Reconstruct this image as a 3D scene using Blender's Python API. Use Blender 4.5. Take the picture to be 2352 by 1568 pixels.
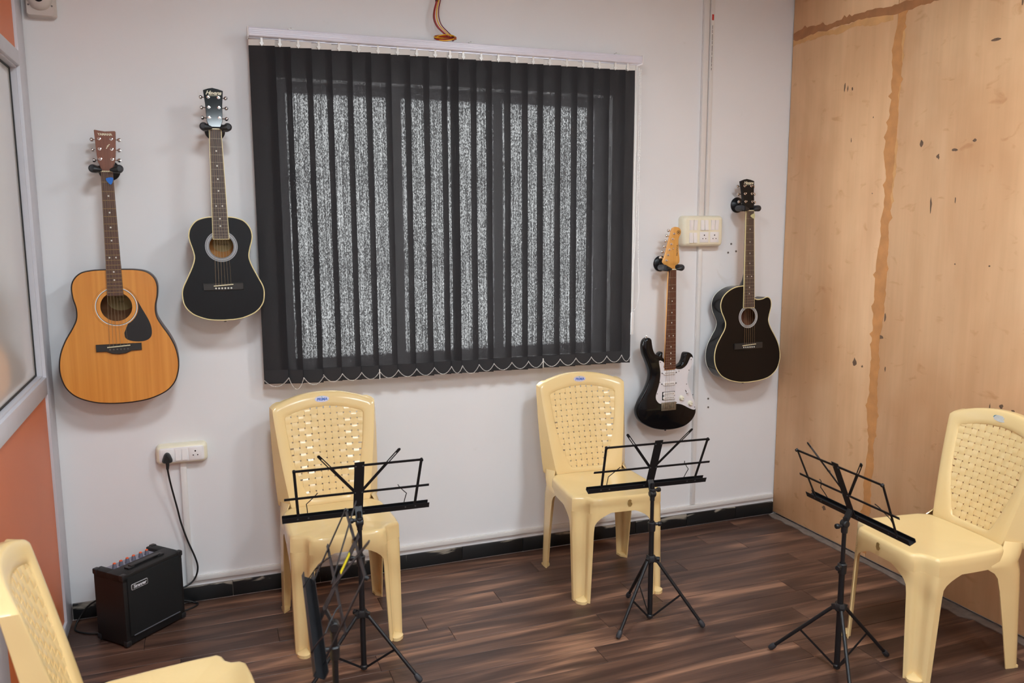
import bpy, bmesh, math, random
from math import sin, cos, pi, radians as rad
from mathutils import Vector, Matrix
from mathutils.geometry import tessellate_polygon

for _o in list(bpy.data.objects): bpy.data.objects.remove(_o, do_unlink=True)
S = bpy.context.scene
COL = S.collection
random.seed(7)

# ------------------------------------------------------------------ camera
FPX, YAW, PITCH, ROLL = 1899.63, 0.3604, -0.1443, -0.0034
CAM = Vector((-2.892, -3.6049, 1.6))
def make_camera():
    fw = Vector((sin(YAW)*cos(PITCH), cos(YAW)*cos(PITCH), sin(PITCH)))
    rt = Vector((cos(YAW), -sin(YAW), 0)); up = rt.cross(fw)
    r2 = cos(ROLL)*rt + sin(ROLL)*up; u2 = -sin(ROLL)*rt + cos(ROLL)*up
    c = bpy.data.cameras.new('camera'); o = bpy.data.objects.new('camera', c); COL.objects.link(o)
    M = Matrix((r2, u2, -fw)).transposed().to_4x4(); M.translation = CAM
    o.matrix_world = M
    c.sensor_width = 36; c.sensor_fit = 'HORIZONTAL'; c.lens = FPX/2352*36
    c.clip_start = .05; c.clip_end = 100
    c.dof.use_dof = True; c.dof.focus_distance = 3.75; c.dof.aperture_fstop = 4.5
    S.camera = o
make_camera()

# ------------------------------------------------------------------ world, exposure
W = bpy.data.worlds.new('overcast_sky'); S.world = W; W.use_nodes = True
bg = W.node_tree.nodes['Background']; bg.inputs[0].default_value = (1.0, .975, .965, 1); bg.inputs[1].default_value = 12.0
S.view_settings.view_transform = 'Standard'; S.view_settings.look = 'None'
S.view_settings.gamma = 1; S.view_settings.use_curve_mapping = False
S.view_settings.exposure = 0.0
PANEL_POWER = 79.0          # emission strength of the four ceiling panels
PANEL_COL = (.80, .915, .985)

# ------------------------------------------------------------------ room numbers
XL, YF, ZC = -3.45, -5.2, 2.92      # left wall, wall behind the camera, ceiling (right wall x=0, back wall y=0)

# ------------------------------------------------------------------ materials
def lin(c):
    f = lambda v: v/12.92 if v <= .04045 else ((v+.055)/1.055)**2.4
    return tuple(f(x/255) for x in c) + (1,)
MATS = {}
def mat(name, rgb, rough=.5, metal=0, noise=0, nscale=20, bump=0, bscale=80, coat=0, spec=.5, stretch=(1,1,1), rgb2=None):
    if name in MATS: return MATS[name]
    m = bpy.data.materials.new(name); m.use_nodes = True; nt = m.node_tree; N = nt.nodes; L = nt.links
    b = N['Principled BSDF']; c = lin(rgb)
    b.inputs['Base Color'].default_value = c; b.inputs['Roughness'].default_value = rough
    b.inputs['Metallic'].default_value = metal; b.inputs['Coat Weight'].default_value = coat
    b.inputs['Coat Roughness'].default_value = .08; b.inputs['Specular IOR Level'].default_value = spec
    tc = N.new('ShaderNodeTexCoord'); mp = N.new('ShaderNodeMapping'); mp.inputs['Scale'].default_value = stretch
    L.new(tc.outputs['Object'], mp.inputs['Vector'])
    n = N.new('ShaderNodeTexNoise'); n.inputs['Scale'].default_value = nscale; n.inputs['Detail'].default_value = 4
    L.new(mp.outputs[0], n.inputs['Vector'])
    r = N.new('ShaderNodeValToRGB'); r.color_ramp.elements[0].position = .3; r.color_ramp.elements[1].position = .7
    k = max(noise, .02); c2 = lin(rgb2) if rgb2 else tuple(min(1, x*(1+k)) for x in c[:3])+(1,)
    r.color_ramp.elements[0].color = tuple(x*(1-k) for x in c[:3])+(1,) if not rgb2 else c
    r.color_ramp.elements[1].color = c2
    L.new(n.outputs['Fac'], r.inputs['Fac']); L.new(r.outputs['Color'], b.inputs['Base Color'])
    if bump:
        n2 = N.new('ShaderNodeTexNoise'); n2.inputs['Scale'].default_value = bscale; n2.inputs['Detail'].default_value = 3
        L.new(mp.outputs[0], n2.inputs['Vector'])
        bp = N.new('ShaderNodeBump'); bp.inputs['Strength'].default_value = bump; bp.inputs['Distance'].default_value = .002
        L.new(n2.outputs['Fac'], bp.inputs['Height']); L.new(bp.outputs['Normal'], b.inputs['Normal'])
    MATS[name] = m; return m
def emit(name, rgb, s):
    m = bpy.data.materials.new(name); m.use_nodes = True; b = m.node_tree.nodes['Principled BSDF']
    b.inputs['Base Color'].default_value = (.9,.9,.9,1)
    b.inputs['Emission Color'].default_value = tuple(rgb)+(1,); b.inputs['Emission Strength'].default_value = s
    return m

def nodes(name):
    m = bpy.data.materials.new(name); m.use_nodes = True
    return m, m.node_tree.nodes, m.node_tree.links, m.node_tree.nodes['Principled BSDF']
def ramp(N, stops):
    r = N.new('ShaderNodeValToRGB'); e = r.color_ramp.elements
    while len(e) < len(stops): e.new(.5)
    for i, (p, c) in enumerate(stops): e[i].position = p; e[i].color = c if len(c) == 4 else tuple(c)+(1,)
    return r
def mixc(N, L, fac, a, b, mode='MIX'):
    x = N.new('ShaderNodeMix'); x.data_type = 'RGBA'; x.blend_type = mode
    for i, v in ((0, fac), (6, a), (7, b)):
        if hasattr(v, 'links') or hasattr(v, 'is_linked'): L.new(v, x.inputs[i])
        else: x.inputs[i].default_value = v
    return x.outputs[2]
def noise(N, L, vec, scale, detail=4, dist=0, rough=.5):
    n = N.new('ShaderNodeTexNoise'); n.inputs['Scale'].default_value = scale; n.inputs['Detail'].default_value = detail
    n.inputs['Distortion'].default_value = dist; n.inputs['Roughness'].default_value = rough
    if vec is not None: L.new(vec, n.inputs['Vector'])
    return n.outputs['Fac']
def mapping(N, L, scale=(1,1,1), coord='Object', rnd=False):
    tc = N.new('ShaderNodeTexCoord'); src = tc.outputs[coord]
    if rnd:
        oi = N.new('ShaderNodeObjectInfo'); mu = N.new('ShaderNodeMath'); mu.operation = 'MULTIPLY'; mu.inputs[1].default_value = 57
        L.new(oi.outputs['Random'], mu.inputs[0]); va = N.new('ShaderNodeVectorMath'); va.operation = 'ADD'
        L.new(src, va.inputs[0]); L.new(mu.outputs[0], va.inputs[1]); src = va.outputs[0]
    mp = N.new('ShaderNodeMapping'); mp.inputs['Scale'].default_value = scale; L.new(src, mp.inputs['Vector'])
    return mp.outputs[0]
def bump(N, L, b, h, s=.2, d=.002):
    bp = N.new('ShaderNodeBump'); bp.inputs['Strength'].default_value = s; bp.inputs['Distance'].default_value = d
    L.new(h, bp.inputs['Height']); L.new(bp.outputs['Normal'], b.inputs['Normal'])

def m_floor():
    m, N, L, b = nodes('dark_vinyl_plank')
    v1 = mapping(N, L, (1.15, 11.5, 1), rnd=True); v2 = mapping(N, L, (5, 150, 1), rnd=True); v3 = mapping(N, L, (.7, 3.0, 1), rnd=True)
    n1 = noise(N, L, v1, 1.0, 3, .9); n2 = noise(N, L, v2, 1.0, 3, .3); n3 = noise(N, L, v3, 1.2, 2, .5)
    r1 = ramp(N, [(.32, lin((68,48,41))), (.46, lin((84,60,50))), (.57, lin((112,81,66))), (.69, lin((162,120,95)))])
    L.new(n1, r1.inputs[0])
    r2 = ramp(N, [(.3, (.72,.72,.72)), (.7, (1.14,1.14,1.14))]); L.new(n2, r2.inputs[0])
    c = mixc(N, L, 1.0, r1.outputs[0], r2.outputs[0], 'MULTIPLY')
    r3 = ramp(N, [(.3, (.82,.80,.80)), (.7, (1.08,1.06,1.05))]); L.new(n3, r3.inputs[0])
    c = mixc(N, L, 1.0, c, r3.outputs[0], 'MULTIPLY')
    L.new(c, b.inputs['Base Color']); b.inputs['Roughness'].default_value = .42; b.inputs['Specular IOR Level'].default_value = .4
    bump(N, L, b, n2, .12, .001); return m
def m_wall():
    m, N, L, b = nodes('offwhite_wall_paint')
    v = mapping(N, L); n1 = noise(N, L, v, 1.6, 5); n2 = noise(N, L, v, 60, 3); n3 = noise(N, L, v, 7, 6, 1)
    r = ramp(N, [(.3, lin((231,228,228))), (.7, lin((236,233,233)))]); L.new(n1, r.inputs[0])
    r3 = ramp(N, [(.70, (1,1,1)), (.80, (.93,.91,.88))]); L.new(n3, r3.inputs[0])
    c = mixc(N, L, 1.0, r.outputs[0], r3.outputs[0], 'MULTIPLY')
    L.new(c, b.inputs['Base Color']); b.inputs['Roughness'].default_value = .5; b.inputs['Specular IOR Level'].default_value = .35
    bump(N, L, b, n2, .05, .001); return m
def m_ply():
    m, N, L, b = nodes('raw_plywood')
    v1 = mapping(N, L, (1, 2.6, .8), rnd=True); v2 = mapping(N, L, (1, 60, 2.5), rnd=True); v3 = mapping(N, L, (1, 1.6, 1.1), rnd=True); v4 = mapping(N, L, (1, 9, 16), rnd=True)
    n1 = noise(N, L, v1, 1.3, 4, 1.3); n2 = noise(N, L, v2, 1, 3); n3 = noise(N, L, v3, 1.1, 4, .4); n4 = noise(N, L, v4, 1.2, 6, .6)
    r1 = ramp(N, [(.3, lin((222,175,131))), (.5, lin((228,183,139))), (.72, lin((233,190,147)))]); L.new(n1, r1.inputs[0])
    r2 = ramp(N, [(.3, (.97,.965,.96)), (.7, (1.02,1.02,1.02))]); L.new(n2, r2.inputs[0])
    r3 = ramp(N, [(.30, (.86,.77,.69)), (.5, (.97,.95,.93)), (.66, (1.05,1.06,1.06))]); L.new(n3, r3.inputs[0])
    r4 = ramp(N, [(.62, (1,1,1)), (.74, (.86,.78,.71))]); L.new(n4, r4.inputs[0])
    c = mixc(N, L, 1, r1.outputs[0], r2.outputs[0], 'MULTIPLY'); c = mixc(N, L, 1, c, r3.outputs[0], 'MULTIPLY'); c = mixc(N, L, 1, c, r4.outputs[0], 'MULTIPLY')
    wv = N.new('ShaderNodeTexWave'); wv.bands_direction = 'Y'; wv.inputs['Scale'].default_value = 1.6; wv.inputs['Distortion'].default_value = 14; wv.inputs['Detail'].default_value = 2.5; wv.inputs['Detail Scale'].default_value = .7
    L.new(mapping(N, L, (1, 1.3, .42), rnd=True), wv.inputs['Vector'])
    r5 = ramp(N, [(.2, (.975,.965,.955)), (.8, (1.015,1.015,1.015))]); L.new(wv.outputs['Fac'], r5.inputs[0]); c = mixc(N, L, 1, c, r5.outputs[0], 'MULTIPLY')
    L.new(c, b.inputs['Base Color']); b.inputs['Roughness'].default_value = .5; b.inputs['Specular IOR Level'].default_value = .35
    bump(N, L, b, n2, .08, .001); return m
def m_skirt():
    m, N, L, b = nodes('black_skirting_tile')
    v = mapping(N, L, (3, 1, 14), rnd=True); n1 = noise(N, L, v, 1.6, 6, .8)
    v2 = mapping(N, L, (26, 1, 6), rnd=True); n2 = noise(N, L, v2, 1.3, 5, .6)
    tc = N.new('ShaderNodeTexCoord'); sx = N.new('ShaderNodeSeparateXYZ'); L.new(tc.outputs['Object'], sx.inputs[0])
    mr = N.new('ShaderNodeMapRange'); mr.inputs[1].default_value = -.01; mr.inputs[2].default_value = .036; mr.inputs[3].default_value = -.06; mr.inputs[4].default_value = .22
    L.new(sx.outputs['Z'], mr.inputs[0])
    ad = N.new('ShaderNodeMath'); L.new(n1, ad.inputs[0]); L.new(mr.outputs[0], ad.inputs[1])
    r = ramp(N, [(.70, (0,0,0)), (.78, (.9,.9,.9))]); L.new(ad.outputs[0], r.inputs[0])
    r2 = ramp(N, [(.70, (0,0,0)), (.76, (.6,.6,.6))]); L.new(n2, r2.inputs[0])
    mx = mixc(N, L, 1, r.outputs[0], r2.outputs[0], 'ADD')
    c = mixc(N, L, mx, lin((26,27,28)), lin((170,160,146)))
    L.new(c, b.inputs['Base Color']); b.inputs['Roughness'].default_value = .32; return m
def m_vane():
    # dark woven screen fabric: fine holes let the daylight through, the yarn itself glows a little
    m, N, L, b = nodes('dark_screen_fabric')
    v = mapping(N, L, (1, 1, .42)); n1 = noise(N, L, v, 300, 1, .3, .5)
    v2 = mapping(N, L, (1, 1, .012)); n2 = noise(N, L, v2, 260, 1)
    ad = N.new('ShaderNodeMath'); ad.operation = 'MULTIPLY_ADD'; L.new(n2, ad.inputs[0]); ad.inputs[1].default_value = .5; L.new(n1, ad.inputs[2])
    mr = N.new('ShaderNodeMapRange'); mr.inputs[1].default_value = .66; mr.inputs[2].default_value = 1.0; mr.inputs[3].default_value = .004; mr.inputs[4].default_value = .075
    L.new(ad.outputs[0], mr.inputs[0])
    b.inputs['Base Color'].default_value = lin((50,48,50)); b.inputs['Roughness'].default_value = .8; b.inputs['Specular IOR Level'].default_value = .2
    tl = N.new('ShaderNodeBsdfTranslucent'); tl.inputs[0].default_value = (.020,.019,.019,1)
    a = N.new('ShaderNodeMixShader'); a.inputs[0].default_value = .35; L.new(b.outputs[0], a.inputs[1]); L.new(tl.outputs[0], a.inputs[2])
    tp = N.new('ShaderNodeBsdfTransparent'); mx = N.new('ShaderNodeMixShader')
    L.new(mr.outputs[0], mx.inputs[0]); L.new(a.outputs[0], mx.inputs[1]); L.new(tp.outputs[0], mx.inputs[2])
    L.new(mx.outputs[0], N['Material Output'].inputs['Surface']); return m
def m_glass():
    # frosted window glass: daylight arrives diffused
    m, N, L, b = nodes('frosted_window_glass')
    tl = N.new('ShaderNodeBsdfTranslucent'); tl.inputs[0].default_value = (.86,.89,.90,1)
    tp = N.new('ShaderNodeBsdfTransparent'); tp.inputs[0].default_value = (.9,.93,.93,1)
    mx = N.new('ShaderNodeMixShader'); mx.inputs[0].default_value = .25
    L.new(tl.outputs[0], mx.inputs[1]); L.new(tp.outputs[0], mx.inputs[2])
    L.new(mx.outputs[0], N['Material Output'].inputs['Surface']); return m
def m_wood(name, a, c, stretch=(30,1,1.2), rough=.3, coat=0):
    m, N, L, b = nodes(name)
    v = mapping(N, L, stretch); n1 = noise(N, L, v, 1.5, 4, .4)
    r = ramp(N, [(.3, lin(a)), (.7, lin(c))]); L.new(n1, r.inputs[0]); L.new(r.outputs[0], b.inputs['Base Color'])
    b.inputs['Roughness'].default_value = rough; b.inputs['Coat Weight'].default_value = coat; b.inputs['Coat Roughness'].default_value = .1; return m
def m_plastic():
    m, N, L, b = nodes('cream_moulded_plastic')
    v = mapping(N, L); n1 = noise(N, L, v, 3, 3); n2 = noise(N, L, v, 9, 3)
    r = ramp(N, [(.3, lin((232,200,142))), (.7, lin((238,208,152)))]); L.new(n1, r.inputs[0]); L.new(r.outputs[0], b.inputs['Base Color'])
    b.inputs['Roughness'].default_value = .17; b.inputs['Specular IOR Level'].default_value = .5
    b.inputs['Subsurface Weight'].default_value = .0
    bump(N, L, b, n2, .015, .003); return m

M_FLOOR, M_WALL, M_PLY, M_SKIRT, M_VANE, M_GLASS, M_CHAIR = m_floor(), m_wall(), m_ply(), m_skirt(), m_vane(), m_glass(), m_plastic()
M_ALU = mat('white_powder_coated_aluminium', (205,202,208), .38, noise=.02)
M_ORANGE = mat('orange_laminate', (214,114,62), .45, noise=.03, nscale=3)
M_GASKET = mat('black_gasket', (34,33,32), .6)
M_PANE = mat('milky_white_glass', (226,220,214), .12, noise=.02, nscale=2, coat=.4)
M_PVC = mat('white_pvc', (228,222,218), .38, noise=.02)
M_RAIL = mat('white_blind_rail', (226,222,232), .32, noise=.02)
M_HOLDER = mat('cream_vane_holder', (214,206,198), .45)
M_CLEAR = mat('pale_clip_plastic', (232,230,226), .25)
M_BEAD = mat('white_bead_chain', (236,232,228), .4)
M_CREAM = mat('ivory_switch_box', (240,230,204), .28, noise=.015)
M_SWITCH = mat('white_switch_plastic', (240,234,232), .3)
M_HOLE = mat('dark_socket_hole', (52,36,34), .8)
M_BLKPL = mat('black_plastic', (32,32,34), .42, bump=.05)
M_STAND = mat('black_painted_steel', (24,24,27), .42, metal=.1, noise=.05)
M_RUBBER = mat('dark_grey_rubber', (50,50,54), .55, bump=.08)
M_HANGER = mat('black_hanger_steel', (20,21,26), .3, metal=.1)
M_CHROME = mat('chrome', (226,222,220), .14, metal=1)
M_STEEL = mat('bronze_string', (168,148,120), .35, metal=.9)
M_NUT = mat('bone_nut', (228,216,180), .4)
M_BLKGL = mat('black_gloss_lacquer', (11,12,15), .10, spec=.32)
M_BLKSAT = mat('black_satin_lacquer', (15,13,13), .30, spec=.28)
M_BINDC = mat('cream_binding', (232,214,160), .35)
M_BINDW = mat('white_binding', (226,222,210), .35)
M_BINDB = mat('dark_binding', (40,26,24), .4)
M_ROSEW = m_wood('rosewood_board', (74,48,40), (104,72,60), (160,1,3), .5)
M_ROSED = m_wood('dark_stained_board', (66,54,50), (92,76,70), (160,1,3), .5)
M_ROSER = m_wood('red_brown_board', (74,36,26), (104,54,40), (160,1,3), .45)
M_SPRUCE = m_wood('honey_spruce_top', (206,128,48), (224,150,66), (34,1,.8), .3, .15)
M_MAHOG = m_wood('brown_mahogany_face', (116,66,46), (134,80,58), (60,1,2), .35)
M_SIDES = m_wood('dark_brown_sides', (62,34,26), (84,48,36), (4,1,8), .35)
M_MAPLE = m_wood('amber_maple', (214,150,72), (226,166,88), (40,1,2), .3, .2)
M_INSIDE = m_wood('bare_inside_wood', (128,84,50), (146,98,60), (4,1,20), .7)
M_PICKW = mat('white_pickguard', (226,220,222), .3, noise=.02, nscale=12)
M_PICKB = mat('black_pickguard', (27,26,28), .38)
M_RING = mat('grey_rosette', (160,160,163), .4)
M_RINGD = mat('dark_rosette_line', (40,38,38), .4)
M_RINGW = mat('white_rosette_line', (224,222,220), .4)
M_DOT = mat('pearl_dot', (228,224,214), .3)
M_LOGO = mat('pale_gold_lettering', (226,216,186), .4)
M_INKD = mat('dark_lettering', (40,28,18), .5)
M_AMP = mat('black_amp_vinyl', (17,16,17), .55, bump=.25, bscale=260)
M_GRILLE = mat('black_grille_cloth', (9,9,10), .85, bump=.4, bscale=500)
M_GREYP = mat('grey_knob_plastic', (104,104,118), .45)
M_ORCAP = mat('orange_knob_cap', (236,98,52), .4)
M_SILV = mat('silver_plate', (200,200,204), .35, metal=.4)
M_CABLE = mat('black_cable_rubber', (24,22,22), .5)
M_RED = mat('red_wire', (176,44,24), .4)
M_DRED = mat('dark_red_wire', (126,30,28), .4)
M_YEL = mat('yellow_wire', (240,180,20), .4)
M_BRIDGE = mat('dark_bridge_wood', (44,40,38), .5, noise=.1, stretch=(40,1,2))
M_BRIDGES = mat('worn_nickel', (150,140,124), .4, metal=.7, noise=.25, nscale=90)
M_FILL = mat('orange_brown_filler', (204,142,84), .6, noise=.14, nscale=16)
M_FILLD = mat('dark_brown_filler', (172,116,72), .6, noise=.14, nscale=16)
M_SCUFF = mat('brown_scuff', (112,86,66), .7, noise=.2, nscale=90)
M_MORTAR = mat('grey_mortar', (118,104,94), .85, noise=.2, nscale=30, bump=.3, bscale=60)
M_STICK = mat('silver_oval_sticker', (206,204,222), .22, metal=.3, noise=.1, nscale=30)
M_BLUE = mat('blue_print', (34,92,176), .4)
M_RESID = mat('brown_sticker_residue', (150,118,66), .6, noise=.25, nscale=70)
M_BLUEP = mat('blue_pick_plastic', (28,110,205), .3)
M_CREAMP = mat('pearl_pick_plastic', (206,196,146), .3)
M_YELST = mat('yellow_sticker', (250,236,30), .5)
M_CAMW = mat('warm_white_camera_shell', (206,196,188), .35)
M_LENS = mat('dark_lens', (18,20,34), .08)
M_CEIL = mat('grey_plaster_ceiling', (128,124,120), .8, noise=.05)
M_LABEL = mat('tan_paper_label', (176,150,100), .7, noise=.08)

# ------------------------------------------------------------------ mesh helpers
class MB:
    def __init__(s): s.v = []; s.f = []
    def add(s, vs, fs):
        o = len(s.v); s.v += [tuple(v) for v in vs]; s.f += [tuple(i+o for i in f) for f in fs]; return s
    def box(s, lo, hi, ch=0):
        x0,y0,z0 = lo; x1,y1,z1 = hi
        if ch <= 0:
            return s.add([(x0,y0,z0),(x1,y0,z0),(x1,y1,z0),(x0,y1,z0),(x0,y0,z1),(x1,y0,z1),(x1,y1,z1),(x0,y1,z1)],
                [(0,3,2,1),(4,5,6,7),(0,1,5,4),(1,2,6,5),(2,3,7,6),(3,0,4,7)])
        bm = bmesh.new(); bmesh.ops.create_cube(bm, size=1)
        for v in bm.verts: v.co = Vector(((x0+x1)/2+v.co.x*(x1-x0), (y0+y1)/2+v.co.y*(y1-y0), (z0+z1)/2+v.co.z*(z1-z0)))
        bmesh.ops.bevel(bm, geom=bm.edges[:], offset=ch, segments=2, affect='EDGES', profile=.5)
        bm.verts.index_update(); s.add([v.co[:] for v in bm.verts], [[v.index for v in f.verts] for f in bm.faces]); bm.free(); return s
    def cyl(s, p, q, r, r2=None, n=12, caps=True):
        p = Vector(p); q = Vector(q); r2 = r if r2 is None else r2; d = (q-p).normalized()
        a = d.orthogonal().normalized(); b = d.cross(a); vs = []
        for (c, rr) in ((p, r), (q, r2)):
            for i in range(n): t = 2*pi*i/n; vs.append(c+rr*(cos(t)*a+sin(t)*b))
        fs = [(i, (i+1)%n, n+(i+1)%n, n+i) for i in range(n)]
        if caps: fs += [tuple(range(n-1,-1,-1)), tuple(range(n, 2*n))]
        return s.add(vs, fs)
    def lathe(s, p, d, prof, n=16):
        p = Vector(p); d = Vector(d).normalized(); a = d.orthogonal().normalized(); b = d.cross(a); vs = []
        for (h, r) in prof:
            for i in range(n): t = 2*pi*i/n; vs.append(p+h*d+r*(cos(t)*a+sin(t)*b))
        m = len(prof); fs = [(j*n+i, j*n+(i+1)%n, (j+1)*n+(i+1)%n, (j+1)*n+i) for j in range(m-1) for i in range(n)]
        fs += [tuple(range(n-1,-1,-1)), tuple(range((m-1)*n, m*n))]
        return s.add(vs, fs)
    def tube(s, pts, r, n=6, closed=False):
        P = [Vector(p) for p in pts]; m = len(P); vs = []; a = None
        for i in range(m):
            d = (P[(i+1)%m]-P[i-1]) if closed else (P[min(i+1,m-1)]-P[max(i-1,0)])
            d = d.normalized() if d.length > 1e-9 else Vector((0,0,1))
            a = d.orthogonal().normalized() if a is None else (a-d*a.dot(d)).normalized()
            b = d.cross(a); rr = r[i] if isinstance(r, (list,tuple)) else r
            for k in range(n): t = 2*pi*k/n; vs.append(P[i]+rr*(cos(t)*a+sin(t)*b))
        fs = []
        for i in range(m if closed else m-1):
            j = (i+1)%m; fs += [(i*n+k, i*n+(k+1)%n, j*n+(k+1)%n, j*n+k) for k in range(n)]
        if not closed: fs += [tuple(range(n-1,-1,-1)), tuple(range((m-1)*n, m*n))]
        return s.add(vs, fs)
    def prism(s, o, y0, y1, holes=(), caps=True, plane='xz', front_off=0):
        # outline o in (x,z); solid between y0 (front) and y1 (back)
        loops = [list(o)] + [list(h) for h in holes]
        P = (lambda a,b,c: (a,c,b)) if plane == 'xz' else ((lambda a,b,c: (a,b,c)) if plane == 'xy' else (lambda a,b,c: (c,a,b)))
        flat = [p for l in loops for p in l]; n = len(flat)
        vs = [P(a,b,y0) for a,b in flat] + [P(a,b,y1) for a,b in flat]; fs = []
        tri = tessellate_polygon([[Vector((a,b,0)) for a,b in l] for l in loops])
        if caps:
            fs += [tuple(t) for t in tri] + [tuple(n+i for i in reversed(t)) for t in tri]
        k = 0
        for l in loops:
            m = len(l); fs += [(k+i, k+(i+1)%m, n+k+(i+1)%m, n+k+i) for i in range(m)]; k += m
        return s.add(vs, fs)
    def bar(s, p, q, w, t, up):
        # flat bar from p to q, width w across, thickness t along 'up'
        p = Vector(p); q = Vector(q); d = (q-p).normalized(); u = Vector(up); u = (u-d*u.dot(d)).normalized(); x = d.cross(u)
        vs = [c+sx*x*w/2+su*u*t/2 for c in (p,q) for sx,su in ((-1,-1),(1,-1),(1,1),(-1,1))]
        return s.add(vs, [(0,3,2,1),(4,5,6,7),(0,1,5,4),(1,2,6,5),(2,3,7,6),(3,0,4,7)])
    def grid(s, rows, closed=False):
        n = len(rows[0]); vs = [p for r in rows for p in r]; fs = []
        for j in range(len(rows)-1):
            for i in range(n if closed else n-1): fs.append((j*n+i, j*n+(i+1)%n, (j+1)*n+(i+1)%n, (j+1)*n+i))
        return s.add(vs, fs)
    def mesh(s, name, m, ang=35, fix=True):
        me = bpy.data.meshes.new(name); me.from_pydata([tuple(v) for v in s.v], [], s.f)
        if fix:
            bm = bmesh.new(); bm.from_mesh(me); bmesh.ops.recalc_face_normals(bm, faces=bm.faces[:]); bm.to_mesh(me); bm.free()
        me.materials.append(m)
        if ang: me.polygons.foreach_set('use_smooth', [True]*len(me.polygons)); me.set_sharp_from_angle(angle=rad(ang))
        me.update(); return me
    def build(s, name, m, parent=None, ang=35, **k): return put(name, s.mesh(name, m, ang), parent, **k)
def put(name, me, parent=None, loc=None, rot=None):
    o = bpy.data.objects.new(name, me); COL.objects.link(o)
    if parent: o.parent = parent
    if loc: o.location = loc
    if rot: o.rotation_euler = rot
    return o
def tag(o, label=None, cat=None, group=None, kind=None):
    for k, v in (('label', label), ('category', cat), ('group', group), ('kind', kind)):
        if v: o[k] = v
    return o
def thing(name, label, cat, loc=(0,0,0), rot=(0,0,0), group=None):
    o = bpy.data.objects.new(name, None); COL.objects.link(o); o.location = loc; o.rotation_euler = rot; o.empty_display_size = .1
    return tag(o, label, cat, group)
def struct(name, mb, m, ang=0, parent=None):
    o = mb.build(name, m, parent, ang); 
    if not parent: o['kind'] = 'structure'
    return o
def copy_tree(o, parent=None):
    c = o.copy(); COL.objects.link(c); c.parent = parent
    for ch in list(o.children): copy_tree(ch, c)
    return c
def crom(pts, k=5, closed=False):
    P = [Vector(p) for p in pts]; n = len(P); out = []
    for i in range(n if closed else n-1):
        a, b, c, d = (P[(i-1)%n], P[i], P[(i+1)%n], P[(i+2)%n]) if closed else (P[max(i-1,0)], P[i], P[i+1], P[min(i+2,n-1)])
        for j in range(k):
            t = j/k; out.append(.5*((2*b)+(c-a)*t+(2*a-5*b+4*c-d)*t*t+(3*b-a-3*c+d)*t**3))
    if not closed: out.append(P[-1])
    return [tuple(v) for v in out]
def circle(cx, cz, r, n=40): return [(cx+r*cos(2*pi*i/n), cz+r*sin(2*pi*i/n)) for i in range(n)]
def rrect(x0, z0, x1, z1, r, n=5):
    o = []
    for (cx, cz, a) in ((x1-r,z1-r,0),(x0+r,z1-r,90),(x0+r,z0+r,180),(x1-r,z0+r,270)):
        for i in range(n+1): t = rad(a+90*i/n); o.append((cx+r*cos(t), cz+r*sin(t)))
    return o
def offset(o, d):
    n = len(o); A = sum(o[i][0]*o[(i+1)%n][1]-o[(i+1)%n][0]*o[i][1] for i in range(n)); sg = 1 if A > 0 else -1; r = []
    for i in range(n):
        a = Vector(o[i-1]); b = Vector(o[i]); c = Vector(o[(i+1)%n])
        t = (c-a); t = t.normalized() if t.length > 1e-9 else Vector((1,0)); r.append((b.x-sg*t.y*d, b.y+sg*t.x*d))
    return r                                             # d>0 moves inward
def softbox(mb, o, layers):
    # stacked copies of outline o: layers = [(y, inset)], closed at both ends
    L = [offset(o, d) if d else list(o) for _, d in layers]; n = len(o); vs = []; fs = []
    for (y, d), l in zip(layers, L): vs += [(a, y, b) for a, b in l]
    for j in range(len(layers)-1): fs += [(j*n+i, j*n+(i+1)%n, (j+1)*n+(i+1)%n, (j+1)*n+i) for i in range(n)]
    for j, rev in ((0, False), (len(layers)-1, True)):
        t = tessellate_polygon([[Vector((a,b,0)) for a,b in L[j]]]); fs += [tuple(j*n+i for i in (reversed(q) if rev else q)) for q in t]
    return mb.add(vs, fs)
def text_mesh(name, body, size, m, shear=0, extr=.0004, spacing=1.0, bold=0):
    c = bpy.data.curves.new(name, 'FONT'); c.body = body; c.size = size; c.shear = shear; c.extrude = extr; c.align_x = 'CENTER'; c.align_y = 'CENTER'
    c.space_character = spacing; c.offset = bold; c.resolution_u = 3
    o = bpy.data.objects.new(name, c); COL.objects.link(o); bpy.context.view_layer.update()
    me = bpy.data.meshes.new_from_object(o.evaluated_get(bpy.context.evaluated_depsgraph_get()))
    bpy.data.objects.remove(o, do_unlink=True); me.materials.clear(); me.materials.append(m); me.name = name
    return me
def beads(pts, step, r):
    # small octahedral beads strung along a polyline
    P = [Vector(p) for p in pts]; mb = MB(); acc = 0
    for a, b in zip(P, P[1:]):
        d = b-a; L = d.length
        if L < 1e-9: continue
        while acc < L:
            c = a+d*(acc/L)
            mb.add([c+Vector(q)*r for q in ((1,0,0),(-1,0,0),(0,1,0),(0,-1,0),(0,0,1),(0,0,-1))],
                   [(0,2,4),(2,1,4),(1,3,4),(3,0,4),(2,0,5),(1,2,5),(3,1,5),(0,3,5)]); acc += step
        acc -= L
    return mb

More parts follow.
